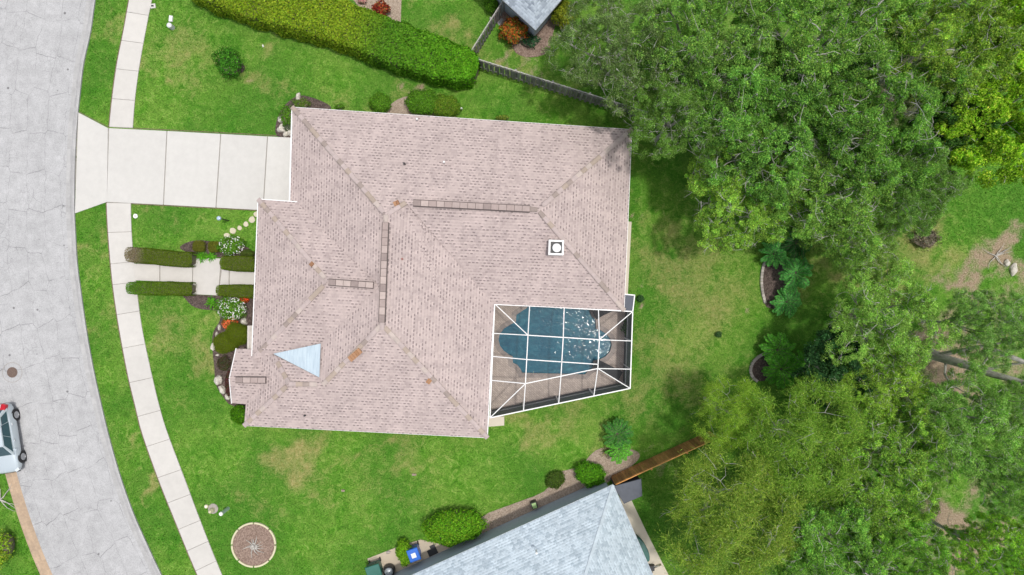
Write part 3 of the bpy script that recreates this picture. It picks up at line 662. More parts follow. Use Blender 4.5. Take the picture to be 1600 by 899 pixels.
# slabs beside the house
mb = MB(); pl = wp([(974, 346), (986.5, 347), (980.5, 462), (970, 462)]); mb.prism([(p.x, p.y) for p in pl], -.02, .1, .01)
tag(mb.build('concrete_slab', concrete('cream_concrete', (0.62, 0.55, 0.44), .08)), 'narrow cream concrete slab along the right hand wall of the large house', 'concrete slab'); PAVED.append(pl)
mb = MB(); pl = wp([(757, 650), (788, 650.5), (788, 664.5), (757, 667)]); mb.prism([(p.x, p.y) for p in pl], -.02, .12, .01)
tag(mb.build('concrete_slab', bpy.data.materials['cream_concrete']), 'small cream concrete step slab outside the lower left corner of the pool cage', 'concrete slab'); PAVED.append(pl)
PAVED.append([(p[0], p[1]) for p in ins])

# ---------------------------------------------------------------- POOL
POOL_PX = [(824, 468), (824, 481), (816, 486), (807, 492), (806, 503), (798, 507), (788, 513), (781, 522), (779, 531), (781, 540), (787, 548), (795, 554), (801, 557), (801.5, 567), (808, 570), (813, 576), (816, 582.5), (914, 585), (919, 579), (926, 575), (927, 564), (936, 562), (946, 557), (953, 549), (955.5, 539), (953, 529), (946, 521), (938, 516), (931, 514), (930.5, 500), (924, 494), (921, 485), (921, 470)]
pool_w = [P(*p) for p in POOL_PX]; pc = [(p.x, p.y) for p in pool_w]
if area(pc) < 0: pc = pc[::-1]
def watermat():
    m, t, b, n, l = newmat('pool_water'); p = geo_pos(t)
    f = noise(t, p, .5, 4, .6, 1.5)
    mp = N(t, 'ShaderNodeMapping'); mp.inputs['Rotation'].default_value = (0, 0, R(40)); mp.inputs['Scale'].default_value = (1, 1.6, 1); l.new(p, mp.inputs[0])
    w = noise(t, mp.outputs[0], 1.5, 3, .5, 1.6); w2 = noise(t, mp.outputs[0], 3.6, 1, .4, 1.8)
    cl = ramp(t, w, [(.3, (.012, .085, .14)), (.55, (.026, .135, .20)), (.75, (.06, .24, .30))]); c = mix(t, .4, cl, ramp(t, f, [(.35, (.014, .09, .15)), (.65, (.04, .175, .225))]))
    l.new(c, b.inputs['Base Color']); b.inputs['Roughness'].default_value = .04; b.inputs['IOR'].default_value = 1.33
    h = math_(t, 'ADD', w, math_(t, 'MULTIPLY', w2, 1.0)); bump(t, b, h, 1.0, .0062); b.inputs['Specular IOR Level'].default_value = .35; return m
m_poolwall = plain('pool_plaster', (.10, .28, .34), .6)
pool = thing('swimming_pool', P(865, 535), 'blue swimming pool with rounded ends under the screen cage', 'swimming pool')
bx_, by_ = pool.location.x, pool.location.y
def rel(poly): return [(p[0] - bx_, p[1] - by_) for p in poly]
mb = MB(); mb.poly([(p[0], p[1], -.10) for p in rel(pc)]); mb.build('water', watermat(), pool)
mb = MB(); q = rel(pc)
for i in range(len(q)):
    a, b = q[i], q[(i + 1) % len(q)]; mb.poly([(*a, .04), (*b, .04), (*b, -1.5), (*a, -1.5)])
mb.poly([(*p, -1.5) for p in q]); mb.build('basin', m_poolwall, pool)
def pavermat(name, a, b_, c_, w=.22, h=.11):
    m, t, b, n, l = newmat(name); mp = N(t, 'ShaderNodeMapping'); mp.inputs['Rotation'].default_value = (0, 0, R(42)); l.new(geo_pos(t), mp.inputs[0])
    br = N(t, 'ShaderNodeTexBrick'); l.new(mp.outputs[0], br.inputs['Vector']); br.inputs['Scale'].default_value = 1; br.inputs['Brick Width'].default_value = w; br.inputs['Row Height'].default_value = h
    br.inputs['Mortar Size'].default_value = .006; br.inputs['Color1'].default_value = (*a, 1); br.inputs['Color2'].default_value = (*b_, 1); br.inputs['Mortar'].default_value = (*c_, 1); br.inputs['Bias'].default_value = 0
    c = mix(t, 1.0, br.outputs[0], ramp(t, noise(t, geo_pos(t), .9, 5, .7), [(.3, g(.8)), (.7, g(1.12))]), 'MULTIPLY'); l.new(c, b.inputs['Base Color']); b.inputs['Roughness'].default_value = .85; bump(t, b, br.outputs['Fac'], -.3, .01); return m
m_paver = pavermat('pink_pavers', (.56, .47, .41), (.44, .37, .33), (.25, .21, .18)); m_coping = pavermat('coping_pavers', (.38, .33, .30), (.30, .26, .24), (.18, .15, .13), .3, .3)
outer = offset_poly(pc, -.30); mb = MB(); q, qo = rel(pc), rel(outer)
for i in range(len(q)):
    j = (i + 1) % len(q); mb.poly([(*qo[i], .07), (*qo[j], .07), (*q[j], .07), (*q[i], .07)]); mb.poly([(*q[i], .07), (*q[j], .07), (*q[j], .0), (*q[i], .0)]); mb.poly([(*qo[i], .07), (*qo[j], .07), (*qo[j], -.01), (*qo[i], -.01)])
mb.build('coping', m_coping, pool, merge=False)
# deck: everything inside the cage footprint but the pool (bmesh triangulation with hole)
CAGE = dict(TL=V3(773, 475, 2.7), TR=V3(988.5, 487, 2.7), BR=V3(984.5, 607, 2.7), BL=V3(765.5, 653, 2.7), NR=V3(991.5, 461.5, 2.7), NL=V3(976, 460, 2.7))
deck = [(CAGE[k].x, CAGE[k].y) for k in ('BL', 'BR', 'TR', 'NR', 'NL')] + [(CAGE['NL'].x, P(0, 470).y), (P(765, 0).x, P(0, 470).y)]
if area(deck) < 0: deck = deck[::-1]
from mathutils.geometry import delaunay_2d_cdt
ho = outer if area(outer) > 0 else outer[::-1]
vs = [Vector(p) for p in deck] + [Vector(p) for p in ho]; nd = len(deck); es = [(i, (i + 1) % nd) for i in range(nd)] + [(nd + i, nd + (i + 1) % len(ho)) for i in range(len(ho))]
rv, re_, rf, *_ = delaunay_2d_cdt(vs, es, [], 0, 1e-5)
mb = MB()
for f in rf:
    c = sum((Vector(rv[i]) for i in f), Vector((0, 0))) / len(f); cx1, cy1 = np.array([c.x]), np.array([c.y])
    if inpoly(cx1, cy1, deck)[0] and not inpoly(cx1, cy1, ho)[0]: mb.poly([(rv[i].x, rv[i].y, .06) for i in f])
for i in range(nd): a, b = deck[i], deck[(i + 1) % nd]; mb.poly([(*a, .06), (*b, .06), (*b, -.02), (*a, -.02)])
struct(mb.build('patio', m_paver, merge=False)); PAVED.append(deck)

# ---------------------------------------------------------------- SCREEN CAGE
cage = thing('screen_enclosure', P(875, 560), 'white framed screen enclosure standing over the swimming pool', 'pool enclosure')
def cl(v): return Vector(v) - cage.location
def screenmat():
    m, t, b, n, l = newmat('insect_screen'); b.inputs['Base Color'].default_value = (.035, .037, .04, 1); b.inputs['Roughness'].default_value = .8
    tr = N(t, 'ShaderNodeBsdfTransparent'); ms = N(t, 'ShaderNodeMixShader'); ms.inputs[0].default_value = .17
    l.new(tr.outputs[0], ms.inputs[1]); l.new(b.outputs[0], ms.inputs[2]); l.new(ms.outputs[0], n['Material Output'].inputs['Surface']); return m
m_screen = screenmat()
def screenmat2():
    m = m_screen.copy(); m.name = 'dense_screen'
    m.node_tree.nodes['Mix Shader'].inputs[0].default_value = .94; m.node_tree.nodes['Principled BSDF'].inputs['Base Color'].default_value = (.10, .11, .135, 1); return m
m_screen2 = screenmat2()
EZc = 2.7; IN = 3.25
a1, a2, a3, a4 = CAGE['TL'], CAGE['TR'], CAGE['BR'], CAGE['BL']
i1, i2, i3, i4 = V3(825, 524, IN), V3(936.5, 531, IN), V3(934, 576, IN), V3(821, 599.5, IN)
m1, m2 = V3(823.5, 562, IN), V3(934.5, 569.5, IN)
def edge(a, b, t): return a.lerp(b, t)
top = [V3(827.5, 478, EZc), V3(881.5, 481.5, EZc), V3(935, 484.5, EZc)]; bot = [V3(818, 641, EZc), V3(873, 629.5, EZc), V3(928, 617.5, EZc)]
midT, midB = V3(880, 527.5, IN), V3(876.5, 587.5, IN)
lef = [V3(771.5, 521, EZc), V3(769.5, 557, EZc), V3(768, 594.5, EZc)]; rig = [V3(987, 533, EZc), V3(986, 577, EZc)]
beams = [(a1, i1), (a2, i2), (a3, i3), (a4, i4), (i1, i2), (i4, i3), (i1, i4), (i2, i3), (top[0], i1), (top[1], midT), (top[2], i2), (bot[0], i4), (bot[1], midB), (bot[2], i3), (midT, midB), (lef[0], i1), (lef[1], m1), (m1, m2), (lef[2], i4), (rig[0], i2), (rig[1], i3)]
for a, b in beams:
    mb = MB(); mb.bar(cl(a), cl(b), .05, .07); mb.build('roof_beam', m_white, cage)
for a, b in ((a1, a2), (a2, a3), (a3, a4), (a4, a1), (a2, CAGE['NR']), (CAGE['NR'], CAGE['NL'])):
    mb = MB(); mb.bar(cl(a), cl(b), .06, .09); mb.build('eave_rail', m_white, cage)
mb = MB()
for f in ((a1, top[0], i1, lef[0]), (top[0], top[1], midT, i1), (top[1], top[2], i2, midT), (top[2], a2, i2), (a2, rig[0], i2), (rig[0], rig[1], i3, i2), (rig[1], a3, i3), (a3, bot[2], i3), (bot[2], bot[1], midB, i3), (bot[1], bot[0], i4, midB), (bot[0], a4, i4), (a4, lef[2], i4), (lef[2], lef[0], i1, i4), (i1, midT, midB, i4), (midT, i2, i3, midB)):
    mb.poly([cl(p) for p in f])
mb.build('roof_screen', m_screen, cage, merge=False)
def gnd(v, z=.06): return Vector((v.x, v.y, z))
wallruns = [(CAGE['NR'], a2), (a2, a3), (a3, a4)]
mb = MB(); mk = MB()
for a, b in wallruns:
    mb.poly([cl(gnd(a, .5)), cl(gnd(b, .5)), cl(b), cl(a)]); mk.poly([cl(gnd(a)), cl(gnd(b)), cl(gnd(b, .5)), cl(gnd(a, .5))])
mb.poly([cl(gnd(CAGE['NR'])), cl(gnd(CAGE['NL'])), cl(CAGE['NL']), cl(CAGE['NR'])])
mb.poly([cl(CAGE['NR']), cl(CAGE['NL']), cl(V3(974, 486, EZc)), cl(a2)])
mb.build('wall_screen', m_screen2, cage, merge=False)
mk.build('kick_screen', plain('black_screen', (.07, .075, .095), .9), cage, merge=False)
for p in (a2, a3, a4, CAGE['NR'], CAGE['NL'], bot[0], bot[1], bot[2], rig[0], rig[1]):
    mb = MB(); mb.bar(cl(gnd(p)), cl(p), .07, .07); mb.build('post', m_white, cage)
for a, b in wallruns:
    mb = MB(); mb.bar(cl(gnd(a, 1.0)), cl(gnd(b, 1.0)), .06, .05); mb.build('chair_rail', m_grey, cage)

# loungers and potted palm inside
def lounger(px, py, rz, label):
    L = thing('sun_lounger', P(px, py, .06), label, 'sun lounger', rz=rz); m = plain('charcoal_sling', (.045, .047, .05), .8)
    mb = MB(); mb.box((.0, 0, .32), (1.25, .6, .04)); mb.build('seat', m, L)
    mb = MB(); mb.box((0, 0, 0), (.75, .6, .04), mat=Matrix.Translation((-.93, 0, .5)) @ Matrix.Rotation(R(35), 4, 'Y')); mb.build('backrest', m, L)
    for x in (-.5, .55):
        for y in (-.27, .27): mb = MB(); mb.box((x, y, .16), (.04, .04, .32)); mb.build('leg', m_dark, L)
lounger(955, 580, R(-27), 'dark sling sun lounger on pavers near the lower right corner of the pool'); lounger(954, 479, R(25), 'dark sling sun lounger half hidden under the eave above the pool')

# ---------------------------------------------------------------- NEIGHBOUR HOUSES
nb = thing('house', P(850, 860), 'neighbouring house with pale blue grey shingle roof at the bottom of the photo', 'house')
c0 = V3(958, 758, 2.85); dl = (V3(640, 901, 2.85) - c0).normalized(); dr = (V3(1020, 899, 2.85) - c0).normalized()
L0, L1 = 17.5, 12.5
n0 = c0 + dl * L0; n1 = c0 + dr * L1; n2 = c0 + dl * L0 + dr * L1
hc = (dl + dr) * (L1 / 2); ra = c0 + hc + Vector((0, 0, L1 / 2 * .42)); rb = n0 + (dr - dl) * (L1 / 2) + Vector((0, 0, L1 / 2 * .42))
def L_(v): return Vector(v) - nb.location
mb = MB(); ra, rb, c0l, n0l, n1l, n2l = [L_(v) for v in (ra, rb, c0, n0, n1, n2)]
roof_face(mb, [c0l, n0l, rb, ra], .17, .014); roof_face(mb, [n1l, c0l, ra], .17, .014); roof_face(mb, [n2l, n1l, ra, rb], .17, .014); roof_face(mb, [n0l, n2l, rb], .17, .014)
rf_ = mb.build('roof', m_shingle, nb, merge=False)
mb = MB(); mb.c = (.52, .58, .62, 1)
for a, b in ((c0l, ra), (ra, rb)):
    d = (b - a); n = int(d.length / .2)
    for i in range(n):
        k = .92 + .16 * random.random(); mb.c = (.44 * k, .51 * k, .56 * k, 1); mb.bar(a + d * (i / n) + Vector((0, 0, .02)), a + d * ((i + 1) / n) + Vector((0, 0, .03)), .18, .015)
mb.build('hip_caps', m_vc, rf_, merge=False)
q = [(p.x, p.y) for p in (c0l, n0l, n2l, n1l)]
if area(q) < 0: q = q[::-1]
mb = MB(); wl = offset_poly(q, .30); mb.prism(wl, 0, 2.7); mb.build('wall', m_bluewall, nb); PAVED.append([(p[0] + nb.location.x, p[1] + nb.location.y) for p in wl])
mb = MB()
for a, b in ((n0l, c0l), (c0l, n1l)): mb.bar(a + Vector((0, 0, -.07)), b + Vector((0, 0, -.07)), .06, .13)
mb.build('gutter', plain('blue_grey_gutter', (.40, .45, .50), .4), nb)
for (px, py, w_) in ((697, 851, 1.0), (740, 833, 1.2), (612, 893, .9)):
    c = L_(P(px + 22, py + 14, 0)); 
mb = MB(); mb.lathe(L_(P(838, 862, 4.3)) , [(.06, -.2), (.06, .3)], 8); mb.build('vent_pipe', m_white, rf_)
mb = MB(); a = L_(P(656, 884, 0)); 
mb = MB(); mb.bar(L_(P(650, 893, 1.0)), L_(P(684, 878, 1.0)), .06, 2.0)
mb.build('door', plain('pale_blue_door', (.42, .47, .50), .6), nb)

nt = thing('house', P(832, -20), 'corner of a house with grey shingle roof at the top of the photo', 'house')
t0 = V3(837, 47.5, 2.85); dl = (V3(785, 0, 2.85) - t0).normalized(); dr = (V3(877, 0, 2.85) - t0).normalized(); L0, L1 = 9, 12
def L2(v): return Vector(v) - nt.location
p0, p1, p2, p3 = [L2(v) for v in (t0, t0 + dl * L0, t0 + dl * L0 + dr * L1, t0 + dr * L1)]
ra = L2(t0 + (dl + dr) * 4.5 + Vector((0, 0, 1.9))); rb = L2(t0 + dr * (L1 - 4.5) + dl * 4.5 + Vector((0, 0, 1.9)))
mb = MB(); roof_face(mb, [p0, p3, rb, ra], .17, .014); roof_face(mb, [p1, p0, ra], .17, .014); roof_face(mb, [p2, p1, ra, rb], .17, .014); roof_face(mb, [p3, p2, rb], .17, .014); mb.build('roof', m_slate, nt, merge=False)
q = [(p.x, p.y) for p in (p0, p1, p2, p3)]
if area(q) < 0: q = q[::-1]
mb = MB(); wl = offset_poly(q, .4); mb.prism(wl, 0, 2.7); mb.build('wall', m_bluewall, nt); PAVED.append([(p[0] + nt.location.x, p[1] + nt.location.y) for p in wl])
mb = MB()
for a, b in ((p1, p0), (p0, p3)): mb.bar(a + Vector((0, 0, -.05)), b + Vector((0, 0, -.05)), .06, .12)
mb.build('gutter', plain('dark_gutter', (.10, .11, .12), .5), nt)

# ---------------------------------------------------------------- FENCES
def woodmat(name, a, b_):
    m, t, b, n, l = newmat(name); mp = N(t, 'ShaderNodeMapping'); mp.inputs['Scale'].default_value = (1, 1, .12); l.new(geo_pos(t), mp.inputs[0]); f = noise(t, mp.outputs[0], 9, 5, .7)
    c = mix(t, 1.0, ramp(t, f, [(.3, a), (.7, b_)]), vcol(t), 'MULTIPLY'); l.new(c, b.inputs['Base Color']); b.inputs['Roughness'].default_value = .9; bump(t, b, f, .4, .01); return m
m_oldwood = woodmat('weathered_wood', (.16, .155, .15), (.36, .35, .33)); m_redwood = woodmat('red_brown_wood', (.33, .15, .045), (.56, .28, .10))
def fence(px0, px1, h, label, mat, w=.14, gap=.015, alt=False, posts=2.4, rail=True, broken=()):
    a, b = P(*px0, h), P(*px1, h); a.z = b.z = 0; d = b - a; L = d.length; d.normalize(); nrm = Vector((-d.y, d.x, 0))
    if nrm.dot(-a) < 0: nrm = -nrm          # towards the house
    f = thing('wooden_fence', a, label, 'fence'); mb = MB(); n = int(L / (w + gap)); 
    for i in range(n):
        if i in broken: continue
        c = d * ((i + .5) * L / n); k = .65 + .55 * random.random(); mb.c = (k, k, k * .98, 1)
        hh = h - .05 * random.random(); o_ = (.045 if (not alt or i % 2) else -.045)
        mb.box(c + nrm * o_ + Vector((0, 0, .04 + hh / 2)), (w, .02, hh), math.atan2(d.y, d.x) + R(random.uniform(-3, 3)))
    mb.build('pickets', mat, f, merge=False)
    for z in (.35, h - .3): mb = MB(); mb.bar(Vector((0, 0, z)), d * L + Vector((0, 0, z)), .045, .09); mb.build('rail', mat, f)
    if rail: mb = MB(); mb.c = (1.5, 1.5, 1.45, 1); mb.bar(Vector((0, 0, h + .05)), d * L + Vector((0, 0, h + .05)), .05, .04); mb.build('cap_rail', mat, f)
    for k in range(int(L / posts) + 1): mb = MB(); c = d * min(L, k * posts) - nrm * .075; mb.box(c + Vector((0, 0, (h + .04) / 2)), (.1, .1, h + .04), math.atan2(d.y, d.x)); mb.build('post', mat, f)
    return f
fence((735.5, 81), (788, -2), 1.75, 'weathered grey picket fence running up to the house at the top of the photo', m_oldwood, .15, .11, rail=True)
fence((747, 93), (1012, 176), 1.75, 'long weathered grey fence from the end of the tall hedge into the trees', m_oldwood, .15, .02, alt=True, rail=True)
fence((962, 757), (1122, 684), 1.8, 'red brown wooden fence between the blue grey roof and the feathery trees', m_redwood, .15, .015, alt=False, rail=True)

# ---------------------------------------------------------------- FOLIAGE BUILDERS
def unit(v): return v / np.maximum(1e-9, np.linalg.norm(v, axis=-1, keepdims=True))
def leaf_arrays(C, Nrm, Dir, L, W, fold=0.15):
    """C centres, Nrm leaf normals, Dir leaf axis; L,W lengths -> V,F"""
    n = len(C); Dir = unit(Dir - (Dir * Nrm).sum(1, keepdims=True) * Nrm); S = np.cross(Nrm, Dir)
    L = np.asarray(L).reshape(-1, 1) * np.ones((n, 1)); W = np.asarray(W).reshape(-1, 1) * np.ones((n, 1))
    v = np.stack([C - Dir * L * .5, C + S * W * .5 + Nrm * W * fold, C + Dir * L * .5 - Nrm * L * .12, C - S * W * .5 + Nrm * W * fold], 1).reshape(-1, 3)
    f = np.arange(4 * n).reshape(-1, 4); return v, f
def leafcolors(n, pal, rng, shade=None, jit=.22):
    pal = np.array(pal); k = rng.integers(0, len(pal), n); c = pal[k] * (1 + jit * rng.standard_normal((n, 1))); c = c * (1 + .06 * rng.standard_normal((n, 3)))
    if shade is not None: c = c * shade[:, None]
    c = np.clip(c, .004, 1); return np.repeat(np.concatenate([c, np.ones((n, 1))], 1), 4, axis=0)

GREEN = [(.10, .215, .045), (.13, .27, .055), (.17, .32, .065), (.08, .17, .045), (.21, .35, .07)]
DARK = [(.03, .085, .028), (.04, .11, .033), (.055, .14, .04), (.09, .19, .06)]
LIGHT = [(.17, .29, .06), (.22, .35, .08), (.13, .24, .05), (.28, .40, .12)]
FEATH = [(.20, .31, .035), (.25, .37, .05), (.14, .25, .035), (.36, .45, .10), (.10, .20, .03)]
BRIGHT = [(.26, .45, .02), (.33, .54, .03), (.19, .37, .02), (.40, .58, .05)]
BARK_OBJ = {}

def tree_mesh(kind, seed, pal, nclump, nleaf, leafL, leafW, csize, h=9.0, Rc=4.5, depth=3.2, open_=0.0, feather=False, bare=0.06):
    """returns (branches object data, crown object data) for a unit tree: crown radius Rc, top at h"""
    rng = np.random.default_rng(seed); zc = h - depth * .55
    # clump centres over a lumpy dome
    ph = rng.uniform(0, 6.28, 6); cl_ = []
    lob = rng.uniform(-1, 1, (9, 3)); lob[:, 2] = np.abs(lob[:, 2]); 
    while len(cl_) < nclump:
        a = rng.uniform(0, 2 * np.pi); r = np.sqrt(rng.uniform(0, 1)); Rv = Rc * (1 + .13 * np.sin(3 * a + ph[0]) + .10 * np.sin(5 * a + ph[1]) + .07 * np.sin(8 * a + ph[2]))
        x, y = r * Rv * np.cos(a), r * Rv * np.sin(a); dome = np.sqrt(max(0, 1 - (r * .98) ** 2))
        lump = .95 * np.sin(x * 1.15 + ph[3]) * np.sin(y * 1.3 + ph[4]) + .35 * np.sin(x * 2.4 + ph[5]) * np.cos(y * 2.1 + ph[0])
        gapn = np.sin(x * 1.7 + ph[2] * 2) * np.sin(y * 1.5 + ph[5] * 2)
        if gapn > .72 - open_ * .5 and rng.uniform() < .85: continue
        z = zc + dome * depth * .5 * (1 if rng.uniform() < .72 else rng.uniform(-.9, .6)) + lump * .9 * (.3 + dome)
        cl_.append((x, y, z))
    cl_ = np.array(cl_)
    # limbs
    mb = MB(); nl = 7 if not feather else 6; limbs = []; fork = np.array([0, 0, h * .26])
    for i in range(nl):
        a = 2 * np.pi * (i + rng.uniform(-.3, .3)) / nl; rr = Rc * rng.uniform(.35, .75); tip = np.array([rr * np.cos(a), rr * np.sin(a), zc + rng.uniform(-.4, .9)])
        if i == 0: tip = np.array([rng.uniform(-.5, .5), rng.uniform(-.5, .5), zc + .8])
        c1 = fork * .6 + tip * .4 + np.array([rng.uniform(-.3, .3), rng.uniform(-.3, .3), .9]); pts = [(1 - t) ** 2 * fork + 2 * t * (1 - t) * c1 + t * t * tip + rng.normal(0, .06, 3) * (0 < t < 1) for t in np.linspace(0, 1, 8)]
        pts[0] = fork; mb.tube(pts, list(np.linspace(.16, .05, 8)), 6); limbs += [(p, .16 - .11 * k / 7) for k, p in enumerate(pts) if k > 1]
    mb.tube([(0, 0, -.1), (.03, .02, h * .1), (-.02, .03, h * .2), tuple(fork + [0, 0, .15])], [.30, .22, .2, .17], 9)
    trunk = mb.build('trunk', m_bark, smooth=True)
    lp = np.array([l[0] for l in limbs]); mb = MB(); nodes = lp.copy()
    order = rng.permutation(len(cl_)); 
    for j in order[:int(len(cl_) * .62)]:
        c = cl_[j]; dd = np.linalg.norm(nodes - c, axis=1) + np.maximum(0, nodes[:, 2] - c[2]) * .8 ; k = int(np.argmin(np.where(dd < .35, 9, dd))); s = nodes[k]
        if np.linalg.norm(c - s) > 3.5: continue
        m_ = (s + c) / 2 + rng.normal(0, .16, 3); r0 = .035 if k < len(lp) else .02; mb.tube([s, m_, c], [r0, r0 * .6, .008], 3); nodes = np.vstack([nodes, m_, c])
    # bare pale limbs that show between the leaves: long, curving, forked
    for j in rng.integers(0, len(cl_), int(len(cl_) * bare * .62)):
        c = cl_[j] + [0, 0, rng.uniform(-.1, .25)]; a = np.arctan2(c[1], c[0]) + rng.normal(0, .7); L = rng.uniform(.8, 2.2); p = [c - np.array([np.cos(a), np.sin(a), .45]) * L * .5]; rr0 = rng.uniform(.012, .034); b_ = rng.normal(0, .22)
        for q in range(5):
            a += b_ + rng.normal(0, .12); p.append(p[-1] + np.array([np.cos(a), np.sin(a), rng.uniform(-.05, .28)]) * L / 5)
        mb.tube(p, [rr0, rr0 * .9, rr0 * .8, rr0 * .6, rr0 * .4, rr0 * .15], 4)
        for q in (2, 3, 4):
            if rng.uniform() < .7:
                a2 = a + rng.choice([-1, 1]) * rng.uniform(.4, .9); e1 = p[q] + np.array([np.cos(a2), np.sin(a2), .1]) * L * .16; mb.tube([p[q], e1, e1 + np.array([np.cos(a2 + .3), np.sin(a2 + .3), .1]) * L * .14], [rr0 * .5, rr0 * .35, rr0 * .1], 3)
    br = mb.build('branches', m_bark, merge=False)
    # leaves
    n = nleaf; ci = rng.integers(0, len(cl_), n); cc = cl_[ci]; 
    csz = (csize * rng.uniform(.6, 1.35, len(cl_)))[ci][:, None]
    tone = np.clip(rng.normal(1.0, .28, len(cl_)), .45, 1.7)[ci]      # young or old growth, clump by clump
    if feather:
        ns = n // 9; si = rng.integers(0, len(cl_), ns); az = rng.uniform(0, 2 * np.pi, ns); tilt = rng.uniform(-.25, .8, ns)
        hd = np.stack([np.cos(az) * np.cos(tilt), np.sin(az) * np.cos(tilt), np.sin(tilt)], 1); sl = csize * rng.uniform(.9, 1.9, ns)
        tt = np.tile(np.arange(9) / 9., ns); rep = np.repeat(np.arange(ns), 9); 
        C_ = cl_[si][rep] + rng.normal(0, .12, (ns, 3))[rep] + hd[rep] * (tt * sl[rep])[:, None]; C_[:, 2] -= (tt ** 2) * sl[rep] * .45
        D_ = hd[rep] * 1.0 + rng.normal(0, .33, (len(rep), 3)); D_[:, 2] -= tt * .7; Nn = unit(rng.normal(0, .6, (len(rep), 3)) + [0, 0, 1.0]); tone = np.clip(rng.normal(1, .2, ns), .5, 1.5)[rep]
        v, f = leaf_arrays(C_, Nn, unit(D_), leafL * rng.uniform(.7, 1.4, len(C_)), leafW * rng.uniform(.7, 1.3, len(C_)), 0)
        cols = leafcolors(len(C_), pal, rng, tone)
    else:
        # leaves sit on short sprays within each clump
        off_ = rng.normal(0, 1, (n, 3)); off_ = unit(off_) * (rng.uniform(0, 1, (n, 1)) ** .45) * csz; off_[:, 2] *= .62
        C_ = cc + off_; Nn = unit(off_ * .8 / csz + rng.normal(0, .55, (n, 3)) + [0, 0, .75]); D_ = unit(rng.normal(0, 1, (n, 3)))
        v, f = leaf_arrays(C_, Nn, D_, leafL * rng.uniform(.65, 1.4, n), leafW * rng.uniform(.7, 1.3, n)); cols = leafcolors(n, pal, rng, tone)
    cr = mesh_np('crown', v, f, m_leaf, attrs={'col': cols})
    data = (trunk.data, br.data, cr.data)
    for o in (trunk, br, cr): bpy.data.objects.remove(o)
    return data
def sc_(pal, k): return [tuple(min(.8, x * k) for x in c) for c in pal]
def warm(pal): return [(c[0] * 1.10, c[1] * 1.0, c[2] * .95) for c in pal]
GREEN, LIGHT, BRIGHT, FEATH = sc_(GREEN, 1.42), sc_(LIGHT, 1.4), sc_(BRIGHT, 1.35), sc_(FEATH, 1.25)
GREEN = warm(sc_(GREEN, 1.07)); LIGHT = sc_(LIGHT, 1.06); FEATH = sc_(FEATH, 1.08)
TM = {}
TM['G'] = [tree_mesh('G', 101 + i, GREEN, 1000, 125000, .105, .048, .30, depth=4.6, open_=.6, bare=.16) for i in range(3)]
TM['K'] = [tree_mesh('K', 201 + i, [(.15, .28, .065), (.20, .35, .085), (.12, .22, .055), (.28, .42, .15)], 900, 90000, .11, .042, .34, depth=4.2, open_=.6, bare=.17) for i in range(2)]
TM['L'] = [tree_mesh('L', 301 + i, LIGHT, 820, 80000, .115, .046, .34, depth=4.2, open_=.6, bare=.16) for i in range(2)]
TM['F'] = [tree_mesh('F', 401 + i, FEATH, 380, 100000, .15, .022, .55, depth=4.2, open_=.6, feather=True, bare=.10) for i in range(2)]
TM['B'] = [tree_mesh('B', 501, BRIGHT, 480, 56000, .18, .09, .42, open_=.2, bare=.02)]
TM['D'] = [tree_mesh('D', 601, DARK, 260, 42000, .26, .12, .6, open_=.05, bare=.03)]
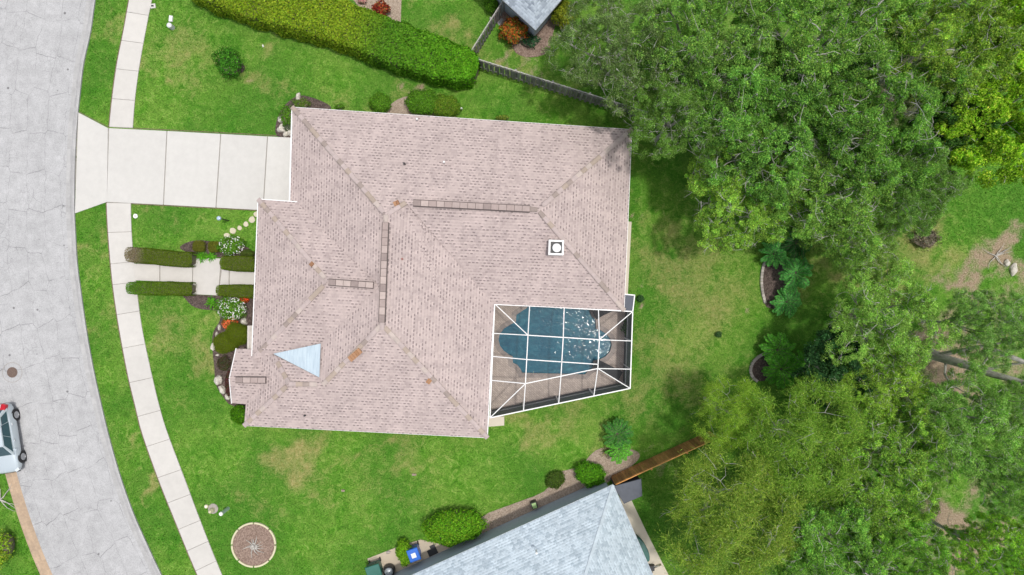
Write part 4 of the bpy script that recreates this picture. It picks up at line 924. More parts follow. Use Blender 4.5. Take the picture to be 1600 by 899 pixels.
TREES = [  # px, py (crown centre), radius px, height m, kind, tint, name, label
 (962, 72, 92, 8.5, 'K', (1, 1, 1), 'olive_tree', 'dull grey green tree nearest the grey shingle roof corner'),
 (1120, 48, 112, 10, 'G', (.95, .95, 1), 'broadleaf_tree', 'green tree at the top edge right of the dull grey green tree'),
 (1066, 176, 82, 9, 'K', (1.1, 1.2, .9), 'olive_tree', 'grey green tree hanging over the end of the long weathered fence'),
 (1300, 60, 125, 11, 'G', (1.0, 1.05, .9), 'broadleaf_tree', 'wide green tree at the top edge with several bare pale branches'),
 (1190, 190, 118, 10, 'G', (.85, .95, .9), 'broadleaf_tree', 'deep green tree right of the tree over the weathered fence'),
 (1370, 185, 115, 11, 'G', (.9, .95, .85), 'broadleaf_tree', 'deep green tree in the middle of the upper right wood'),
 (1480, 70, 105, 11, 'G', (1.25, 1.2, .9), 'broadleaf_tree', 'fresh green tree at the top edge beside the yellow green trees'),
 (1165, 300, 92, 8, 'G', (1.3, 1.3, .95), 'broadleaf_tree', 'leafy tree reaching furthest left over the lawn beside the tiled roof'),
 (1300, 300, 105, 9, 'G', (.95, 1, .9), 'broadleaf_tree', 'green tree directly above the two palm beds'),
 (1425, 290, 72, 9, 'K', (1.15, 1.15, .95), 'olive_tree', 'thin grey green tree at the edge of the bright green clearing'),
 (1350, 380, 62, 5.5, 'L', (.85, .9, .8), 'broadleaf_tree', 'low airy tree in front of the dry clearing right of the palms'),
 (1560, 200, 92, 10, 'B', (.82, .84, 1), 'lime_green_tree', 'bright yellow green tree on the right edge above the clearing'),
 (1585, 50, 78, 10, 'B', (.8, .84, 1), 'lime_green_tree', 'bright yellow green tree in the top right corner'),
 (1485, 185, 52, 9, 'D', (1.9, 1.8, 1.3), 'dark_tree', 'darker gap filling tree left of the bright yellow green tree'),
 (1385, 500, 88, 8, 'L', (1.05, 1.05, .85), 'broadleaf_tree', 'airy light green tree just below the dry clearing'),
 (1382, 604, 70, 7.5, 'L', (1.25, 1.15, .7), 'broadleaf_tree', 'airy yellow green tree right of the dark glossy tree'),
 (1548, 510, 62, 8, 'L', (1, 1, 1.15), 'broadleaf_tree', 'airy pale green tree on the right edge above the fallen trunk'),
 (1505, 664, 84, 9, 'L', (.95, .98, .95), 'broadleaf_tree', 'airy tree on the right below the big leaning trunk'),
 (1440, 690, 62, 8, 'L', (1.05, 1.05, .85), 'broadleaf_tree', 'airy olive green tree between the mid green tree and the trunk area'),
 (1595, 640, 52, 8, 'L', (.95, 1.05, 1.05), 'broadleaf_tree', 'airy green tree on the right edge just under the leaning trunk'),
 (1592, 752, 58, 9, 'L', (.9, 1, .95), 'broadleaf_tree', 'pale green tree at the lower right edge'),
 (1306, 574, 58, 6.5, 'D', (1, 1, 1.05), 'dark_tree', 'small dark glossy tree right of the lower palms'),
 (1146, 808, 104, 9, 'F', (1, 1, 1), 'feathery_tree', 'large feathery yellow green tree beside the blue grey shingle roof'),
 (1262, 690, 96, 9, 'F', (.95, .97, .9), 'feathery_tree', 'feathery yellow green tree below the lower palm bed'),
 (1145, 648, 56, 7, 'F', (1.2, 1.2, 1), 'feathery_tree', 'feathery tree overhanging the far end of the red brown fence'),
 (1150, 872, 85, 8, 'F', (.8, .95, .95), 'feathery_tree', 'feathery tree at the bottom edge right of the green bin'),
 (1372, 735, 96, 9.5, 'G', (1.15, 1.1, .9), 'broadleaf_tree', 'rounded mid green tree right of the feathery trees'),
 (1300, 850, 98, 9, 'G', (.95, 1.05, .95), 'broadleaf_tree', 'green tree on the bottom edge right of the feathery trees'),
 (1398, 860, 74, 9, 'G', (1.05, 1.1, .9), 'broadleaf_tree', 'green tree on the bottom edge left of the brown bare ground'),
 (1565, 875, 72, 9, 'G', (1.3, 1.4, .8), 'broadleaf_tree', 'fresh green tree in the bottom right corner')]
for i, (px, py, r, h, kind, tint, nm, lab) in enumerate(TREES):
    data = TM[kind][i % len(TM[kind])]; zc = h * .8; c = P(px, py, zc); rad = r * GSD * (CAM_H - zc) / CAM_H; s = rad / 4.6; sz = h / 9.0
    t = thing(nm, (c.x, c.y, 0), lab, 'tree', 'trees of the wood on the right', rz=random.uniform(0, 6.28)); t.scale = (s, s, sz)
    for nme, dt in zip(('trunk', 'branches', 'crown'), data):
        o = link(nme, dt, t); o.color = (*[x * random.uniform(.94, 1.06) for x in tint], 1)
# big pale leaning trunk on the right
lt = thing('leaning_tree', P(1452, 555), 'big bare grey trunk leaning to the right edge with forking limbs', 'tree')
def LT(px, py, z): return P(px, py, z) - lt.location
mb = MB(); mb.tube([LT(1452, 553, -.1), LT(1462, 556, .6), LT(1480, 562, 1.6), LT(1515, 572, 3.2), LT(1550, 585, 4.6), LT(1585, 594, 5.8), LT(1625, 606, 7)], [.42, .33, .28, .24, .20, .16, .10], 10); mb.build('trunk', m_bark, lt, smooth=True)
for pts, rr_ in (([(1465, 556, .8), (1490, 550, 2), (1525, 543, 3.4), (1570, 535, 5)], (.18, .14, .1, .05)), ([(1515, 572, 3.2), (1545, 577, 4), (1575, 570, 5), (1620, 565, 6.5)], (.13, .1, .08, .04)), ([(1530, 578, 3.6), (1542, 560, 4.2), (1538, 540, 5.0), (1550, 515, 6)], (.09, .07, .05, .02)), ([(1478, 562, 1.4), (1476, 585, 2), (1485, 600, 3), (1510, 615, 4)], (.09, .06, .05, .02)), ([(1552, 548, 6), (1575, 556, 6.5), (1605, 568, 7.2)], (.16, .14, .12)), ([(1570, 590, 5), (1590, 610, 6), (1600, 640, 7)], (.08, .05, .02))):
    mb = MB(); mb.tube([LT(*p) for p in pts], list(rr_), 7); mb.build('limb', m_bark, lt, smooth=True)

# ---- bushes and hedges: a lumpy body thick with leaves
def bush(name, px, py, rx, ry, h, pal, label, cat='shrub', leaf=.07, dens=1.0, rot=0, group=None, flowers=None, lump=.12, boxy=2.0, tint=(1, 1, 1), flat=1.0, jit=.22, stems=True):
    """rx, ry in photo pixels at the widest"""
    rng = np.random.default_rng(abs(hash((round(px), round(py)))) % 99991); c = P(px, py, h * .6); k = GSD * (CAM_H - h * .6) / CAM_H; a, b = rx * k, ry * k
    t = thing(name, (c.x, c.y, 0), label, cat, group, rz=R(rot)); n = int(dens * 2.6 * (a * b * 3.14 + 2.5 * (a + b) * h) / (leaf * leaf * .5))
    n = min(n, 60000)
    u = rng.uniform(0, 2 * np.pi, n); w = rng.uniform(0, 1, n); w = np.where(rng.uniform(0, 1, n) < .6, np.arccos(1 - w) , np.arccos(1 - 1.35 * w)); 
    def sp(x, e): return np.sign(x) * np.abs(x) ** (2 / e)
    e = boxy; d = np.stack([sp(np.cos(u), e) * sp(np.sin(w), e), sp(np.sin(u), e) * sp(np.sin(w), e), sp(np.cos(w), e)], 1)
    top_ = rng.uniform(0, 1, n) < .42; aa = rng.uniform(0, 2 * np.pi, n); r0 = np.sqrt(rng.uniform(0, .92, n)); tx, ty = r0 * sp(np.cos(aa), 2), r0 * sp(np.sin(aa), 2)
    tz = np.maximum(0, 1 - np.abs(tx) ** e - np.abs(ty) ** e) ** (1 / e); d = np.where(top_[:, None], np.stack([tx, ty, tz], 1), d)
    p1, p2, p3 = rng.uniform(0, 6.28, 3); fr = 7 / max(.5, (a + b) / 2 + .3)
    lumps = 1 + lump * (np.sin(d[:, 0] * a * fr + p1) * np.sin(d[:, 1] * b * fr + p2) + .6 * np.sin(d[:, 0] * a * fr * 2.1 + p3 + d[:, 2] * 4) * np.cos(d[:, 1] * b * fr * 1.9)) + rng.normal(0, .03 + lump * .25, n)
    inner = rng.uniform(.86, 1.0, n); S = np.stack([d[:, 0] * a, d[:, 1] * b, h * .5 + d[:, 2] * h * .5 * flat], 1)
    ctr = np.array([0, 0, h * .45]); S = ctr + (S - ctr) * (lumps * inner)[:, None]; S[:, 2] = np.maximum(S[:, 2], .02)
    Nn = unit(unit(d / [max(a, .1), max(b, .1), max(h * .5, .1)]) * 1.1 + rng.normal(0, .5, (n, 3)) + [0, 0, .25])
    v, f = leaf_arrays(S, Nn, unit(rng.normal(0, 1, (n, 3))), leaf * rng.uniform(.7, 1.35, n), leaf * .55 * rng.uniform(.7, 1.3, n))
    o = mesh_np('foliage', v, f, m_hedge, t, attrs={'col': leafcolors(n, pal, rng, jit=jit)}); o.color = (*tint, 1)
    if stems:   # twiggy core
        mb = MB(); mb.lathe((0, 0, 0), [(.5, 0), (.8, h * .25), (.86, h * .5), (.62, h * .66), (.35, h * .76), (0, h * .8)], 14, squash=(a, b)); mb.build('stems', m_twig, t, smooth=True)
    if flowers:
        nf, fs, fp = flowers; m_ = int(nf); u = rng.uniform(0, 2 * np.pi, m_); w = np.arccos(1 - rng.uniform(0, .95, m_)); d = np.stack([np.cos(u) * np.sin(w), np.sin(u) * np.sin(w), np.cos(w)], 1)
        S = ctr + (np.stack([d[:, 0] * a, d[:, 1] * b, h * .55 * d[:, 2]], 1)) * 1.05; Nn = unit(d * .6 + rng.normal(0, .3, (m_, 3)) + [0, 0, .7])
        v, f = leaf_arrays(S, Nn, unit(rng.normal(0, 1, (m_, 3))), fs * rng.uniform(.7, 1.3, m_), fs * rng.uniform(.7, 1.2, m_), .05); mesh_np('flowers', v, f, m_flower, t, attrs={'col': leafcolors(m_, fp, rng, jit=.08)})
    return t
HG = [(.24, .36, .02), (.26, .38, .025), (.15, .26, .016), (.32, .42, .035)]
BOX = [(.105, .165, .014), (.135, .20, .018), (.16, .22, .02), (.09, .14, .012)]
MID = [(.09, .23, .018), (.12, .29, .022), (.07, .18, .015), (.15, .33, .03)]
def strip_hedge(name, cl_px, wid, h, pal_fn, label, leaf, dens=1.0, lump=.05, boxy=5., maxn=120000, cat='hedge', group=None, core=True):
    """hedge along a centre line; wid = half widths (px) at each point"""
    rng = np.random.default_rng(abs(hash(label)) % 9999 if False else sum(map(ord, label)) % 9999); k = GSD * (CAM_H - h * .8) / CAM_H
    pts = np.array([[P(*p, h * .8).x, P(*p, h * .8).y] for p in cl_px]); wd = np.array(wid) * k; base = pts.mean(0)
    seg = np.linalg.norm(np.diff(pts, axis=0), axis=1); s = np.concatenate([[0], np.cumsum(seg)]); Lh = s[-1]
    t = thing(name, (base[0], base[1], 0), label, cat, group)
    W = wd.mean(); n = int(min(maxn, dens * 2.6 * Lh * (2 * W + 2 * h) / (leaf * leaf * .5)))
    def surf(S_, th):
        x = np.interp(S_, s, pts[:, 0]); y = np.interp(S_, s, pts[:, 1]); dx = np.interp(S_ + .2, s, pts[:, 0]) - np.interp(S_ - .2, s, pts[:, 0]); dy = np.interp(S_ + .2, s, pts[:, 1]) - np.interp(S_ - .2, s, pts[:, 1]); L = np.hypot(dx, dy) + 1e-9; nx_, ny_ = -dy / L, dx / L
        w = np.interp(S_, s, wd); endr = np.minimum(S_, Lh - S_); ef = np.clip(endr / (w * .5), 0, 1); w = w * (1 - (1 - ef) ** 4) ** .5
        cx = np.sign(np.cos(th)) * np.abs(np.cos(th)) ** (2 / boxy); sz = np.abs(np.sin(th)) ** (2 / boxy)
        return x, y, nx_, ny_, cx * w, sz
    S_ = rng.uniform(0, Lh, n); th = rng.uniform(0, np.pi, n); m3 = rng.uniform(0, 1, n) < .55; 
    x, y, nx_, ny_, ow, sz = surf(S_, th); w_ = np.interp(S_, s, wd)
    # top faces get uniform spread across the width
    ow = np.where(m3, rng.uniform(-.93, .93, n) * np.maximum(np.abs(ow), w_ * (np.clip(np.minimum(S_, Lh - S_) / (w_ * .5), .25, 1))), ow); z = np.where(m3, h, rng.uniform(.03, 1, n) * h)
    ow = np.where(~m3, np.sign(rng.uniform(-1, 1, n)) * w_ * np.sqrt(1 - (1 - np.clip(np.minimum(S_, Lh - S_) / (w_ * .5), .02, 1)) ** 4) , ow)
    # round the shoulders
    edge_ = np.abs(ow) / np.maximum(w_, .05); z = np.where(m3, h * (1 - .10 * edge_ ** 6), z); ow = np.where(~m3, ow * (1 - .10 * (z / h) ** 5), ow)
    lum = lump * (np.sin(S_ * 2.1 + 1) * np.sin(ow * 3 + S_) + .7 * np.sin(S_ * 4.7 + ow * 5)); z = z * (1 + lum * m3) + rng.normal(0, leaf * .35, n); ow = ow * (1 + lum * ~m3) + rng.normal(0, leaf * .3, n)
    C_ = np.stack([x + nx_ * ow - base[0], y + ny_ * ow - base[1], np.maximum(z, .02)], 1)
    # end caps
    Nn = np.where(m3[:, None], [[0, 0, 1.]], np.stack([nx_ * np.sign(ow), ny_ * np.sign(ow), np.full(n, .2)], 1)); Nn = unit(Nn + rng.normal(0, .45, (n, 3)))
    v, f = leaf_arrays(C_, Nn, unit(rng.normal(0, 1, (n, 3))), leaf * rng.uniform(.7, 1.35, n), leaf * .55 * rng.uniform(.7, 1.3, n))
    frac = S_ / Lh; cols = pal_fn(frac, n, rng); cols = np.repeat(np.concatenate([np.clip(cols, .004, 1), np.ones((n, 1))], 1), 4, axis=0)
    mesh_np('foliage', v, f, m_hedge, t, attrs={'col': cols})
    if core:
        mb = MB(); ring = []
        for q in np.linspace(0.1, Lh - .1, 24):
            x, y, a_, b_, _, _ = [np.atleast_1d(e)[0] for e in surf(np.array([q]), np.array([.5]))]; w = np.interp(q, s, wd) * .86 * min(1, .45 + min(q, Lh - q) / .8); hh = h * .80
            ring.append([(x + a_ * o - base[0], y + b_ * o - base[1], zz) for o, zz in ((-w, 0), (-w, hh * .85), (-w * .85, hh), (w * .85, hh), (w, hh * .85), (w, 0))])
        for a_, b_ in zip(ring, ring[1:]):
            for i in range(5): mb.poly([a_[i], a_[i + 1], b_[i + 1], b_[i]])
        mb.poly(ring[0]); mb.poly(ring[-1]); mb.build('stems', m_twig, t)
    return t
def palf(pals, jit=.18):
    """pals: list of (fraction, palette) blended along the hedge"""
    def fn(fr, n, rng):
        xs = [p[0] for p in pals]; base = np.stack([np.interp(fr, xs, [np.mean(p[1], 0)[k] for p in pals]) for k in range(3)], 1)
        pp = np.array(pals[0][1]); rel_ = pp / pp.mean(0); r = rel_[rng.integers(0, len(pp), n)]
        return base * r * (1 + jit * rng.standard_normal((n, 1))) * (1 + .05 * rng.standard_normal((n, 3)))
    return fn
BR = [(.26, .20, .12), (.20, .19, .08), (.34, .28, .22)]
strip_hedge('tall_hedge', [(300, -46), (340, -26), (400, -3), (450, 8), (500, 24), (560, 46), (620, 70), (680, 90), (720, 102), (746, 110)], [36, 36, 36, 37, 36, 34, 34, 33, 29, 17], 1.9,
            palf([(0, HG), (.55, HG), (.68, MID), (1, [(.12, .34, .015), (.15, .40, .02), (.09, .28, .014)])]), 'tall leafy hedge slanting across the top left lawn', .15, 1.5, .06, maxn=190000)
strip_hedge('clipped_hedge', [(197, 398), (230, 400), (265, 404), (302, 406)], [11.5, 12, 12, 11.5], .85, palf([(0, BR), (.16, BR), (.3, BOX), (1, BOX)]), 'clipped box hedge with a dead brown end above the front path', .05, .7, .03, maxn=40000, group='clipped hedges along the front path')
strip_hedge('clipped_hedge', [(345, 411), (372, 412), (399, 413)], [10.5, 12, 12], .85, palf([(0, BOX), (1, BOX)]), 'short clipped box hedge above the front path next to the white flowers', .05, .7, .02, maxn=30000, group='clipped hedges along the front path')
strip_hedge('clipped_hedge', [(199, 450.5), (230, 451), (265, 451), (302, 452)], [9, 10.5, 10.5, 10], .8, palf([(0, MID), (.4, [(.11, .20, .015), (.13, .23, .018)]), (1, BOX)]), 'long green clipped box hedge below the front path', .05, .7, .03, maxn=40000, group='clipped hedges along the front path')
strip_hedge('clipped_hedge', [(339, 454), (370, 455), (398, 456)], [8, 10, 10.5], .8, palf([(0, BOX), (1, BOX)]), 'short clipped box hedge below the front path beside the house', .05, .7, .02, maxn=30000, group='clipped hedges along the front path')
OLV = [(.15, .165, .02), (.18, .19, .025), (.12, .14, .02)]
bush('box_shrub', 311, 385, 10, 9, .55, OLV, 'small olive box shrub above the dead tipped hedge', leaf=.045, boxy=3, lump=.02); bush('box_shrub', 335, 386, 10, 9, .55, OLV, 'small olive box shrub left of the upper white flowers', leaf=.045, boxy=3, lump=.02)
bush('box_shrub', 386, 396, 11, 6, .6, [(.07, .13, .02), (.10, .12, .03)], 'low green shrub right of the upper white flowers', leaf=.07)
WHT = [(.80, .80, .78), (.85, .84, .80)]; REDF = [(.70, .05, .02), (.80, .12, .03), (.60, .03, .02)]; ORG = [(.80, .16, .05), (.75, .10, .04), (.85, .25, .10)]
bush('flowering_shrub', 361, 384, 19, 15, .8, MID, 'white flowering shrub above the front path', leaf=.09, lump=.25, flowers=(150, .075, WHT)); bush('flowering_shrub', 361, 482, 22, 17, .8, MID, 'white flowering shrub below the front path', leaf=.09, lump=.25, flowers=(300, .075, WHT))
bush('flower_clump', 381.5, 468, 7, 5, .5, [(.10, .10, .02)], 'small clump of red flowers next to the wall below the path', 'flowers', leaf=.06, flowers=(140, .08, REDF)); bush('flower_clump', 359, 506, 12, 9, .45, [(.10, .10, .02)], 'orange red flowers between white flowers and the rounded box shrubs', 'flowers', leaf=.06, flowers=(330, .085, ORG))
bush('box_shrub', 353, 535, 20, 17, .9, [(.13, .18, .014), (.15, .21, .016), (.11, .15, .012)], 'rounded olive box shrub by the white edging stones', leaf=.045, dens=.8, boxy=2.6, lump=.02, rot=20); bush('box_shrub', 371, 522, 19, 17, 1.05, [(.13, .18, .014), (.15, .21, .016), (.11, .15, .012)], 'rounded olive box shrub touching the wall below the orange flowers', leaf=.045, dens=.8, boxy=2.6, lump=.02, rot=-20)
bush('green_shrub', 373, 648, 14, 15, .8, [(.07, .21, .008), (.09, .25, .01), (.05, .16, .01)], 'bright green shrub at the lower left corner of the tiled roof', leaf=.09)
bush('purple_shrub', 358, 600, 6, 22, .6, [(.09, .03, .04), (.12, .04, .05), (.07, .09, .03), (.16, .05, .05)], 'dark purple and green plants beside the porch gable', leaf=.08)
bush('purple_shrub', 349, 568, 11, 12, .4, [(.10, .05, .04), (.07, .07, .03), (.06, .09, .03)], 'reddish low plants between the box shrub and the white rocks', leaf=.07, dens=.5, stems=False)
bush('green_shrub', 450, 180, 13, 15, .6, MID, 'low green plant beside the garage corner', leaf=.08, dens=.6, lump=.3); bush('green_shrub', 470, 162, 14, 8, .5, [(.09, .19, .02), (.16, .22, .05)], 'low green plant on the dark mulch above the garage corner', leaf=.08, dens=.6, lump=.3); bush('green_shrub', 450, 198, 9, 8, .4, [(.12, .15, .09), (.09, .13, .06)], 'silvery plant between the white rocks at the garage corner', leaf=.09, dens=.4, stems=False)
bush('green_shrub', 594, 161, 17, 16, 1.1, MID, 'small round green shrub above the tiled roof', leaf=.09); bush('green_shrub', 660, 159, 26, 20, 1.2, MID, 'dark green shrub above the roof beside bare sandy soil', leaf=.10); bush('green_shrub', 695, 166, 24, 18, 1.1, [(.09, .20, .015), (.13, .24, .02), (.18, .27, .03)], 'yellowish green shrub above the roof right of the dark green shrub', leaf=.10)
bush('yellow_green_plant', 785, 184, 11, 4, .5, [(.25, .32, .05), (.14, .24, .03)], 'little yellow green plant at the top eave of the tiled roof', leaf=.09, dens=.5); bush('green_shrub', 530, 167, 8, 4, .4, MID, 'tiny green plant at the eave right of the dark mulch', leaf=.08, dens=.5)
bush('green_shrub', 356, 97, 19, 22, 1.4, [(.06, .22, .02), (.09, .29, .025), (.045, .16, .018)], 'dark green young shrub standing alone on the upper left lawn', leaf=.13, lump=.28, dens=.7, rot=30)
mb = MB(); mb.lathe((0, 0, 0), [(.34, -.01), (.33, .03), (.18, .05), (0, .045)], 16, squash=(.8, 1)); o = mb.build('mulch_mound', m_mulch); o.location = P(376, 106); tag(o, 'dark mulch mound at the foot of the lone shrub', 'mulch mound')
bush('large_shrub', 708, 824, 50, 27, 1.7, [(.12, .32, .015), (.15, .38, .02), (.09, .26, .014), (.20, .38, .025)], 'large oval green shrub beside the blue grey neighbouring house', leaf=.13, rot=8, lump=.08)
bush('green_shrub', 632, 864, 13, 21, 1.1, [(.18, .38, .018), (.23, .43, .025), (.12, .29, .015)], 'narrow yellow green shrub left of the blue bin', leaf=.11, rot=15)
bush('green_shrub', 922, 741, 25, 19, 1.2, [(.10, .30, .015), (.13, .36, .02), (.07, .23, .013)], 'dense round green shrub next to the red brown fence', leaf=.10, rot=-12); bush('green_shrub', 868, 750, 16, 13, .7, [(.08, .15, .02), (.10, .16, .03), (.06, .11, .02)], 'small olive green shrub in the sandy bed', leaf=.09, rot=25)
bush('red_leaf_shrub', 595, 15, 13, 13, .9, [(.26, .02, .02), (.14, .02, .02), (.40, .08, .03), (.30, .17, .05)], 'dark red leaf shrub on the sandy bed at the top edge', leaf=.16, lump=.25)
bush('orange_shrub', 804, 47, 23, 20, 1.3, [(.45, .12, .02), (.55, .16, .05), (.30, .10, .02), (.22, .22, .03), (.12, .16, .02)], 'orange red shrub beside the grey shingle roof corner', leaf=.17, lump=.25)
bush('green_shrub', 828, 64, 15, 10, .6, [(.05, .14, .06), (.04, .11, .05)], 'small blue green plants below the grey shingle roof corner', leaf=.14, lump=.3, dens=.5); bush('green_shrub', 768, 8, 11, 12, .9, MID, 'small green shrub left of the picket fence at the top edge', leaf=.12)
bush('yellow_green_shrub', 880, 22, 20, 20, 1.6, [(.22, .26, .02), (.28, .32, .03), (.13, .18, .02)], 'yellow green shrub right of the grey shingle roof corner', leaf=.13, lump=.2)
bush('small_shrub', 1000.5, 467, 5.5, 5.5, .4, DARK, 'tiny dark round shrub right of the pool cage', leaf=.06); bush('small_shrub', 1123, 523, 5, 5, .35, DARK, 'tiny dark plant alone on the right lawn', leaf=.06, dens=.6)
bush('yellow_green_shrub', 0, 858, 15, 26, 1.5, [(.36, .48, .04), (.25, .40, .03), (.15, .30, .03)], 'yellow green shrub cut by the lower left edge of the photo', leaf=.13, lump=.25, dens=.6)
bush('potted_plant', 980, 512, 9, 14, .9, DARK, 'dark leafy plant inside the pool cage by the right screen', leaf=.10, dens=.35, lump=.3, stems=False)
bush('dry_brush', 1447, 372, 22, 17, .8, [(.16, .13, .09), (.10, .11, .05), (.22, .19, .14)], 'dry twiggy brush pile at the edge of the clearing', 'brush pile', leaf=.13, dens=.4, lump=.4)

# palms / strappy plants: arching fronds
def fronds(name, px, py, r, h, pal, label, n=34, wid=.10, leaflets=True, cat='palm', group=None, seed=1, up=.9):
    rng = np.random.default_rng(seed); z = h; k = GSD * (CAM_H - z * .7) / CAM_H; Rr = r * k; c = P(px, py, z * .7); t = thing(name, (c.x, c.y, 0), label, cat, group); Cs, Ds, Ns, Ls, Ws, T_ = [], [], [], [], [], []
    mb = MB(); th = h * .45 if leaflets else .03
    if leaflets: mb.tube([(0, 0, -.05), (0, 0, th * .5), (0, 0, th)], [.13, .12, .10], 8)
    for i in range(n):
        a = 2 * np.pi * i / n * 2.4 + rng.uniform(-.25, .25); L = Rr * rng.uniform(.75, 1.08); el = rng.uniform(.25, 1.0) * up; m = 16 if leaflets else 6; pts = []
        for j in range(m + 1):
            s = j / m; rr_ = L * (s * .92 + .08 * np.sin(s * 3)); zz = th + (h - th) * (np.sin(min(1, s * 1.25 * (.6 + el * .5)) * np.pi * .62)) * el * (1 - .35 * s) - L * .38 * s * s * (1.3 - el); pts.append(np.array([rr_ * np.cos(a), rr_ * np.sin(a), max(.04, zz)]))
        if leaflets: mb.tube(pts[::4], list(np.linspace(.018, .004, len(pts[::4]))), 3)
        for j in range(1 if leaflets else 0, m):
            d = pts[j + 1] - pts[j]; d /= np.linalg.norm(d); side = np.array([-np.sin(a), np.cos(a), 0]); s = j / m
            if leaflets:
                for sg in (-1, 1):
                    for q in (0, .5):
                        ll = .22 * Rr * np.sin(np.pi * (s * .85 + .12)) * rng.uniform(.8, 1.1); dd = unit((side * sg * .85 + d * .75 + [0, 0, -.12])[None])[0]; b0 = pts[j] * (1 - q) + pts[j + 1] * q
                        Cs.append(b0 + dd * ll / 2); Ds.append(dd); Ns.append([rng.normal(0, .2), rng.normal(0, .2), 1]); Ls.append(ll); Ws.append(.042)
            else:
                Cs.append((pts[j] + pts[j + 1]) / 2); Ds.append(d); Ns.append([0, 0, 1]); Ls.append(np.linalg.norm(pts[j + 1] - pts[j]) * 1.5); Ws.append(wid * (1 - s * .7))
            
    if leaflets: mb.build('trunk', m_twig, t)
    v, f = leaf_arrays(np.array(Cs), unit(np.array(Ns, float)), np.array(Ds), np.array(Ls), np.array(Ws), 0); mesh_np('fronds', v, f, m_leaf, t, attrs={'col': leafcolors(len(Cs), pal, rng)})
    return t
PAL = [(.12, .42, .09), (.17, .50, .11), (.09, .33, .08)]; PL2 = [(.15, .46, .05), (.20, .55, .07), (.11, .37, .045)]
fronds('palm', 1211, 397, 25, 1.5, PAL, 'small palm at the upper end of the upper stone edged bed', seed=1); fronds('palm', 1247, 426, 31, 1.9, PAL, 'widest palm right of the upper stone edged bed', seed=2, n=40); fronds('palm', 1232, 472, 27, 1.5, PAL, 'palm at the lower end of the upper stone edged bed', seed=3)
fronds('palm', 1248, 380, 28, 2.2, [(.035, .12, .03), (.045, .15, .035)], 'dark palm partly under the tree above the upper bed', seed=4); fronds('palm', 1218, 548, 30, 1.9, PL2, 'palm at the upper end of the lower stone edged bed', seed=5); fronds('palm', 1224, 578, 32, 1.9, PL2, 'fullest palm right of the lower stone edged bed', seed=6, n=42); fronds('palm', 1262, 572, 26, 1.7, PL2, 'palm between the lower bed palms and the dark glossy tree', seed=7)
fronds('palm', 966, 680, 27, 1.8, [(.05, .20, .04), (.08, .27, .05), (.11, .33, .05)], 'dark green leafy palm in the sandy bed above the red brown fence', seed=8, n=26); fronds('palm', 968, 703, 24, 1.3, PL2, 'bright green palm in the sandy bed nearest the red brown fence', seed=9, n=26)
BRM = [(.10, .34, .015), (.14, .42, .03), (.08, .27, .015)]
fronds('strappy_plant', 313, 401, 12, .5, BRM, 'left one of two bright green strappy plants above the path', 30, .09, False, 'plant', seed=10); fronds('strappy_plant', 328, 401, 11, .5, BRM, 'right one of two bright green strappy plants above the path', 30, .09, False, 'plant', seed=11); fronds('strappy_plant', 329, 474, 12, .5, BRM, 'single bright green strappy plant on the mulch below the path', 34, .09, False, 'plant', seed=12)
fronds('grass_tuft', 947, 707, 12, .5, [(.20, .22, .06), (.14, .18, .05), (.28, .27, .12)], 'straw coloured grass tuft in the sandy bed left of the palms', 30, .04, False, 'plant', seed=13)

# ---------------------------------------------------------------- ROCKS, STONES, SMALL THINGS
m_rock = mulchmat('pale_limestone', (.45, .41, .34), (.62, .58, .50), (.74, .71, .64)); 
def rock(px, py, rx, ry, h, label, rot=0, seed=0, mat=None, group='pale garden rocks', cat='rock', name='rock'):
    rng = random.Random(seed); bm = bmesh.new(); bmesh.ops.create_icosphere(bm, subdivisions=3, radius=1); ph = [rng.uniform(0, 6) for _ in range(6)]
    for v in bm.verts:
        n = v.co.copy(); d = 1 + .16 * math.sin(n.x * 3 + ph[0]) * math.sin(n.y * 3 + ph[1]) + .10 * math.sin(n.z * 5 + ph[2] + n.x * 4) + .06 * math.sin(n.y * 9 + ph[3]) * math.cos(n.x * 8 + ph[4]); d = round(d * 9) / 9 * .5 + d * .5
        v.co = Vector((n.x * d * rx * GSD, n.y * d * ry * GSD, max(-.3, n.z) * d * h))
    me = bpy.data.meshes.new(name); bm.to_mesh(me); bm.free(); me.materials.append(mat or m_rock); me.polygons.foreach_set('use_smooth', [True] * len(me.polygons)); o = link(name, me); o.location = P(px, py, .05); o.rotation_euler.z = R(rot); return tag(o, label, cat, group)
RK = [(439.5, 187, 5, 5.5, .22, 'upper pale rock at the garage corner'), (441.5, 201, 7.5, 6, .28, 'largest pale rock at the garage corner'), (447, 209.5, 5.5, 4, .2, 'pale rock against the driveway at the garage corner'), (453, 206, 4, 6, .25, 'pale rock tucked under the garage eave'), (466, 152, 7, 3.5, .2, 'yellowish rock at the tip of the garage corner bed'),
      (381.5, 503, 6, 5, .25, 'pale block rock beside the wall below the white flowers'), (343, 512, 2.5, 5, .15, 'upper narrow edging rock left of the orange flowers'), (339, 524, 2, 6, .14, 'narrow edging rock left of the box shrubs'), (333, 542, 3.5, 5.5, .17, 'edging rock at the left tip of the box shrubs'), (340, 555, 3, 1.6, .1, 'flat little stone below the box shrubs'),
      (341.5, 594, 6.5, 7, .3, 'largest white rock left of the porch gable'), (347.5, 609, 5, 7, .26, 'middle white rock left of the porch gable'), (356.5, 620, 4.5, 5, .22, 'lowest white rock left of the porch gable'), (1583, 421, 9, 5, .25, 'pale flat rock in the dry clearing nearest the right edge'), (1573, 411, 5, 4, .2, 'small pale rock above the flat rock in the dry clearing')]
for i, (px, py, rx, ry, h, lab) in enumerate(RK): rock(px, py, rx, ry, h, lab, 20 * i if rx > 4 else 0, i)
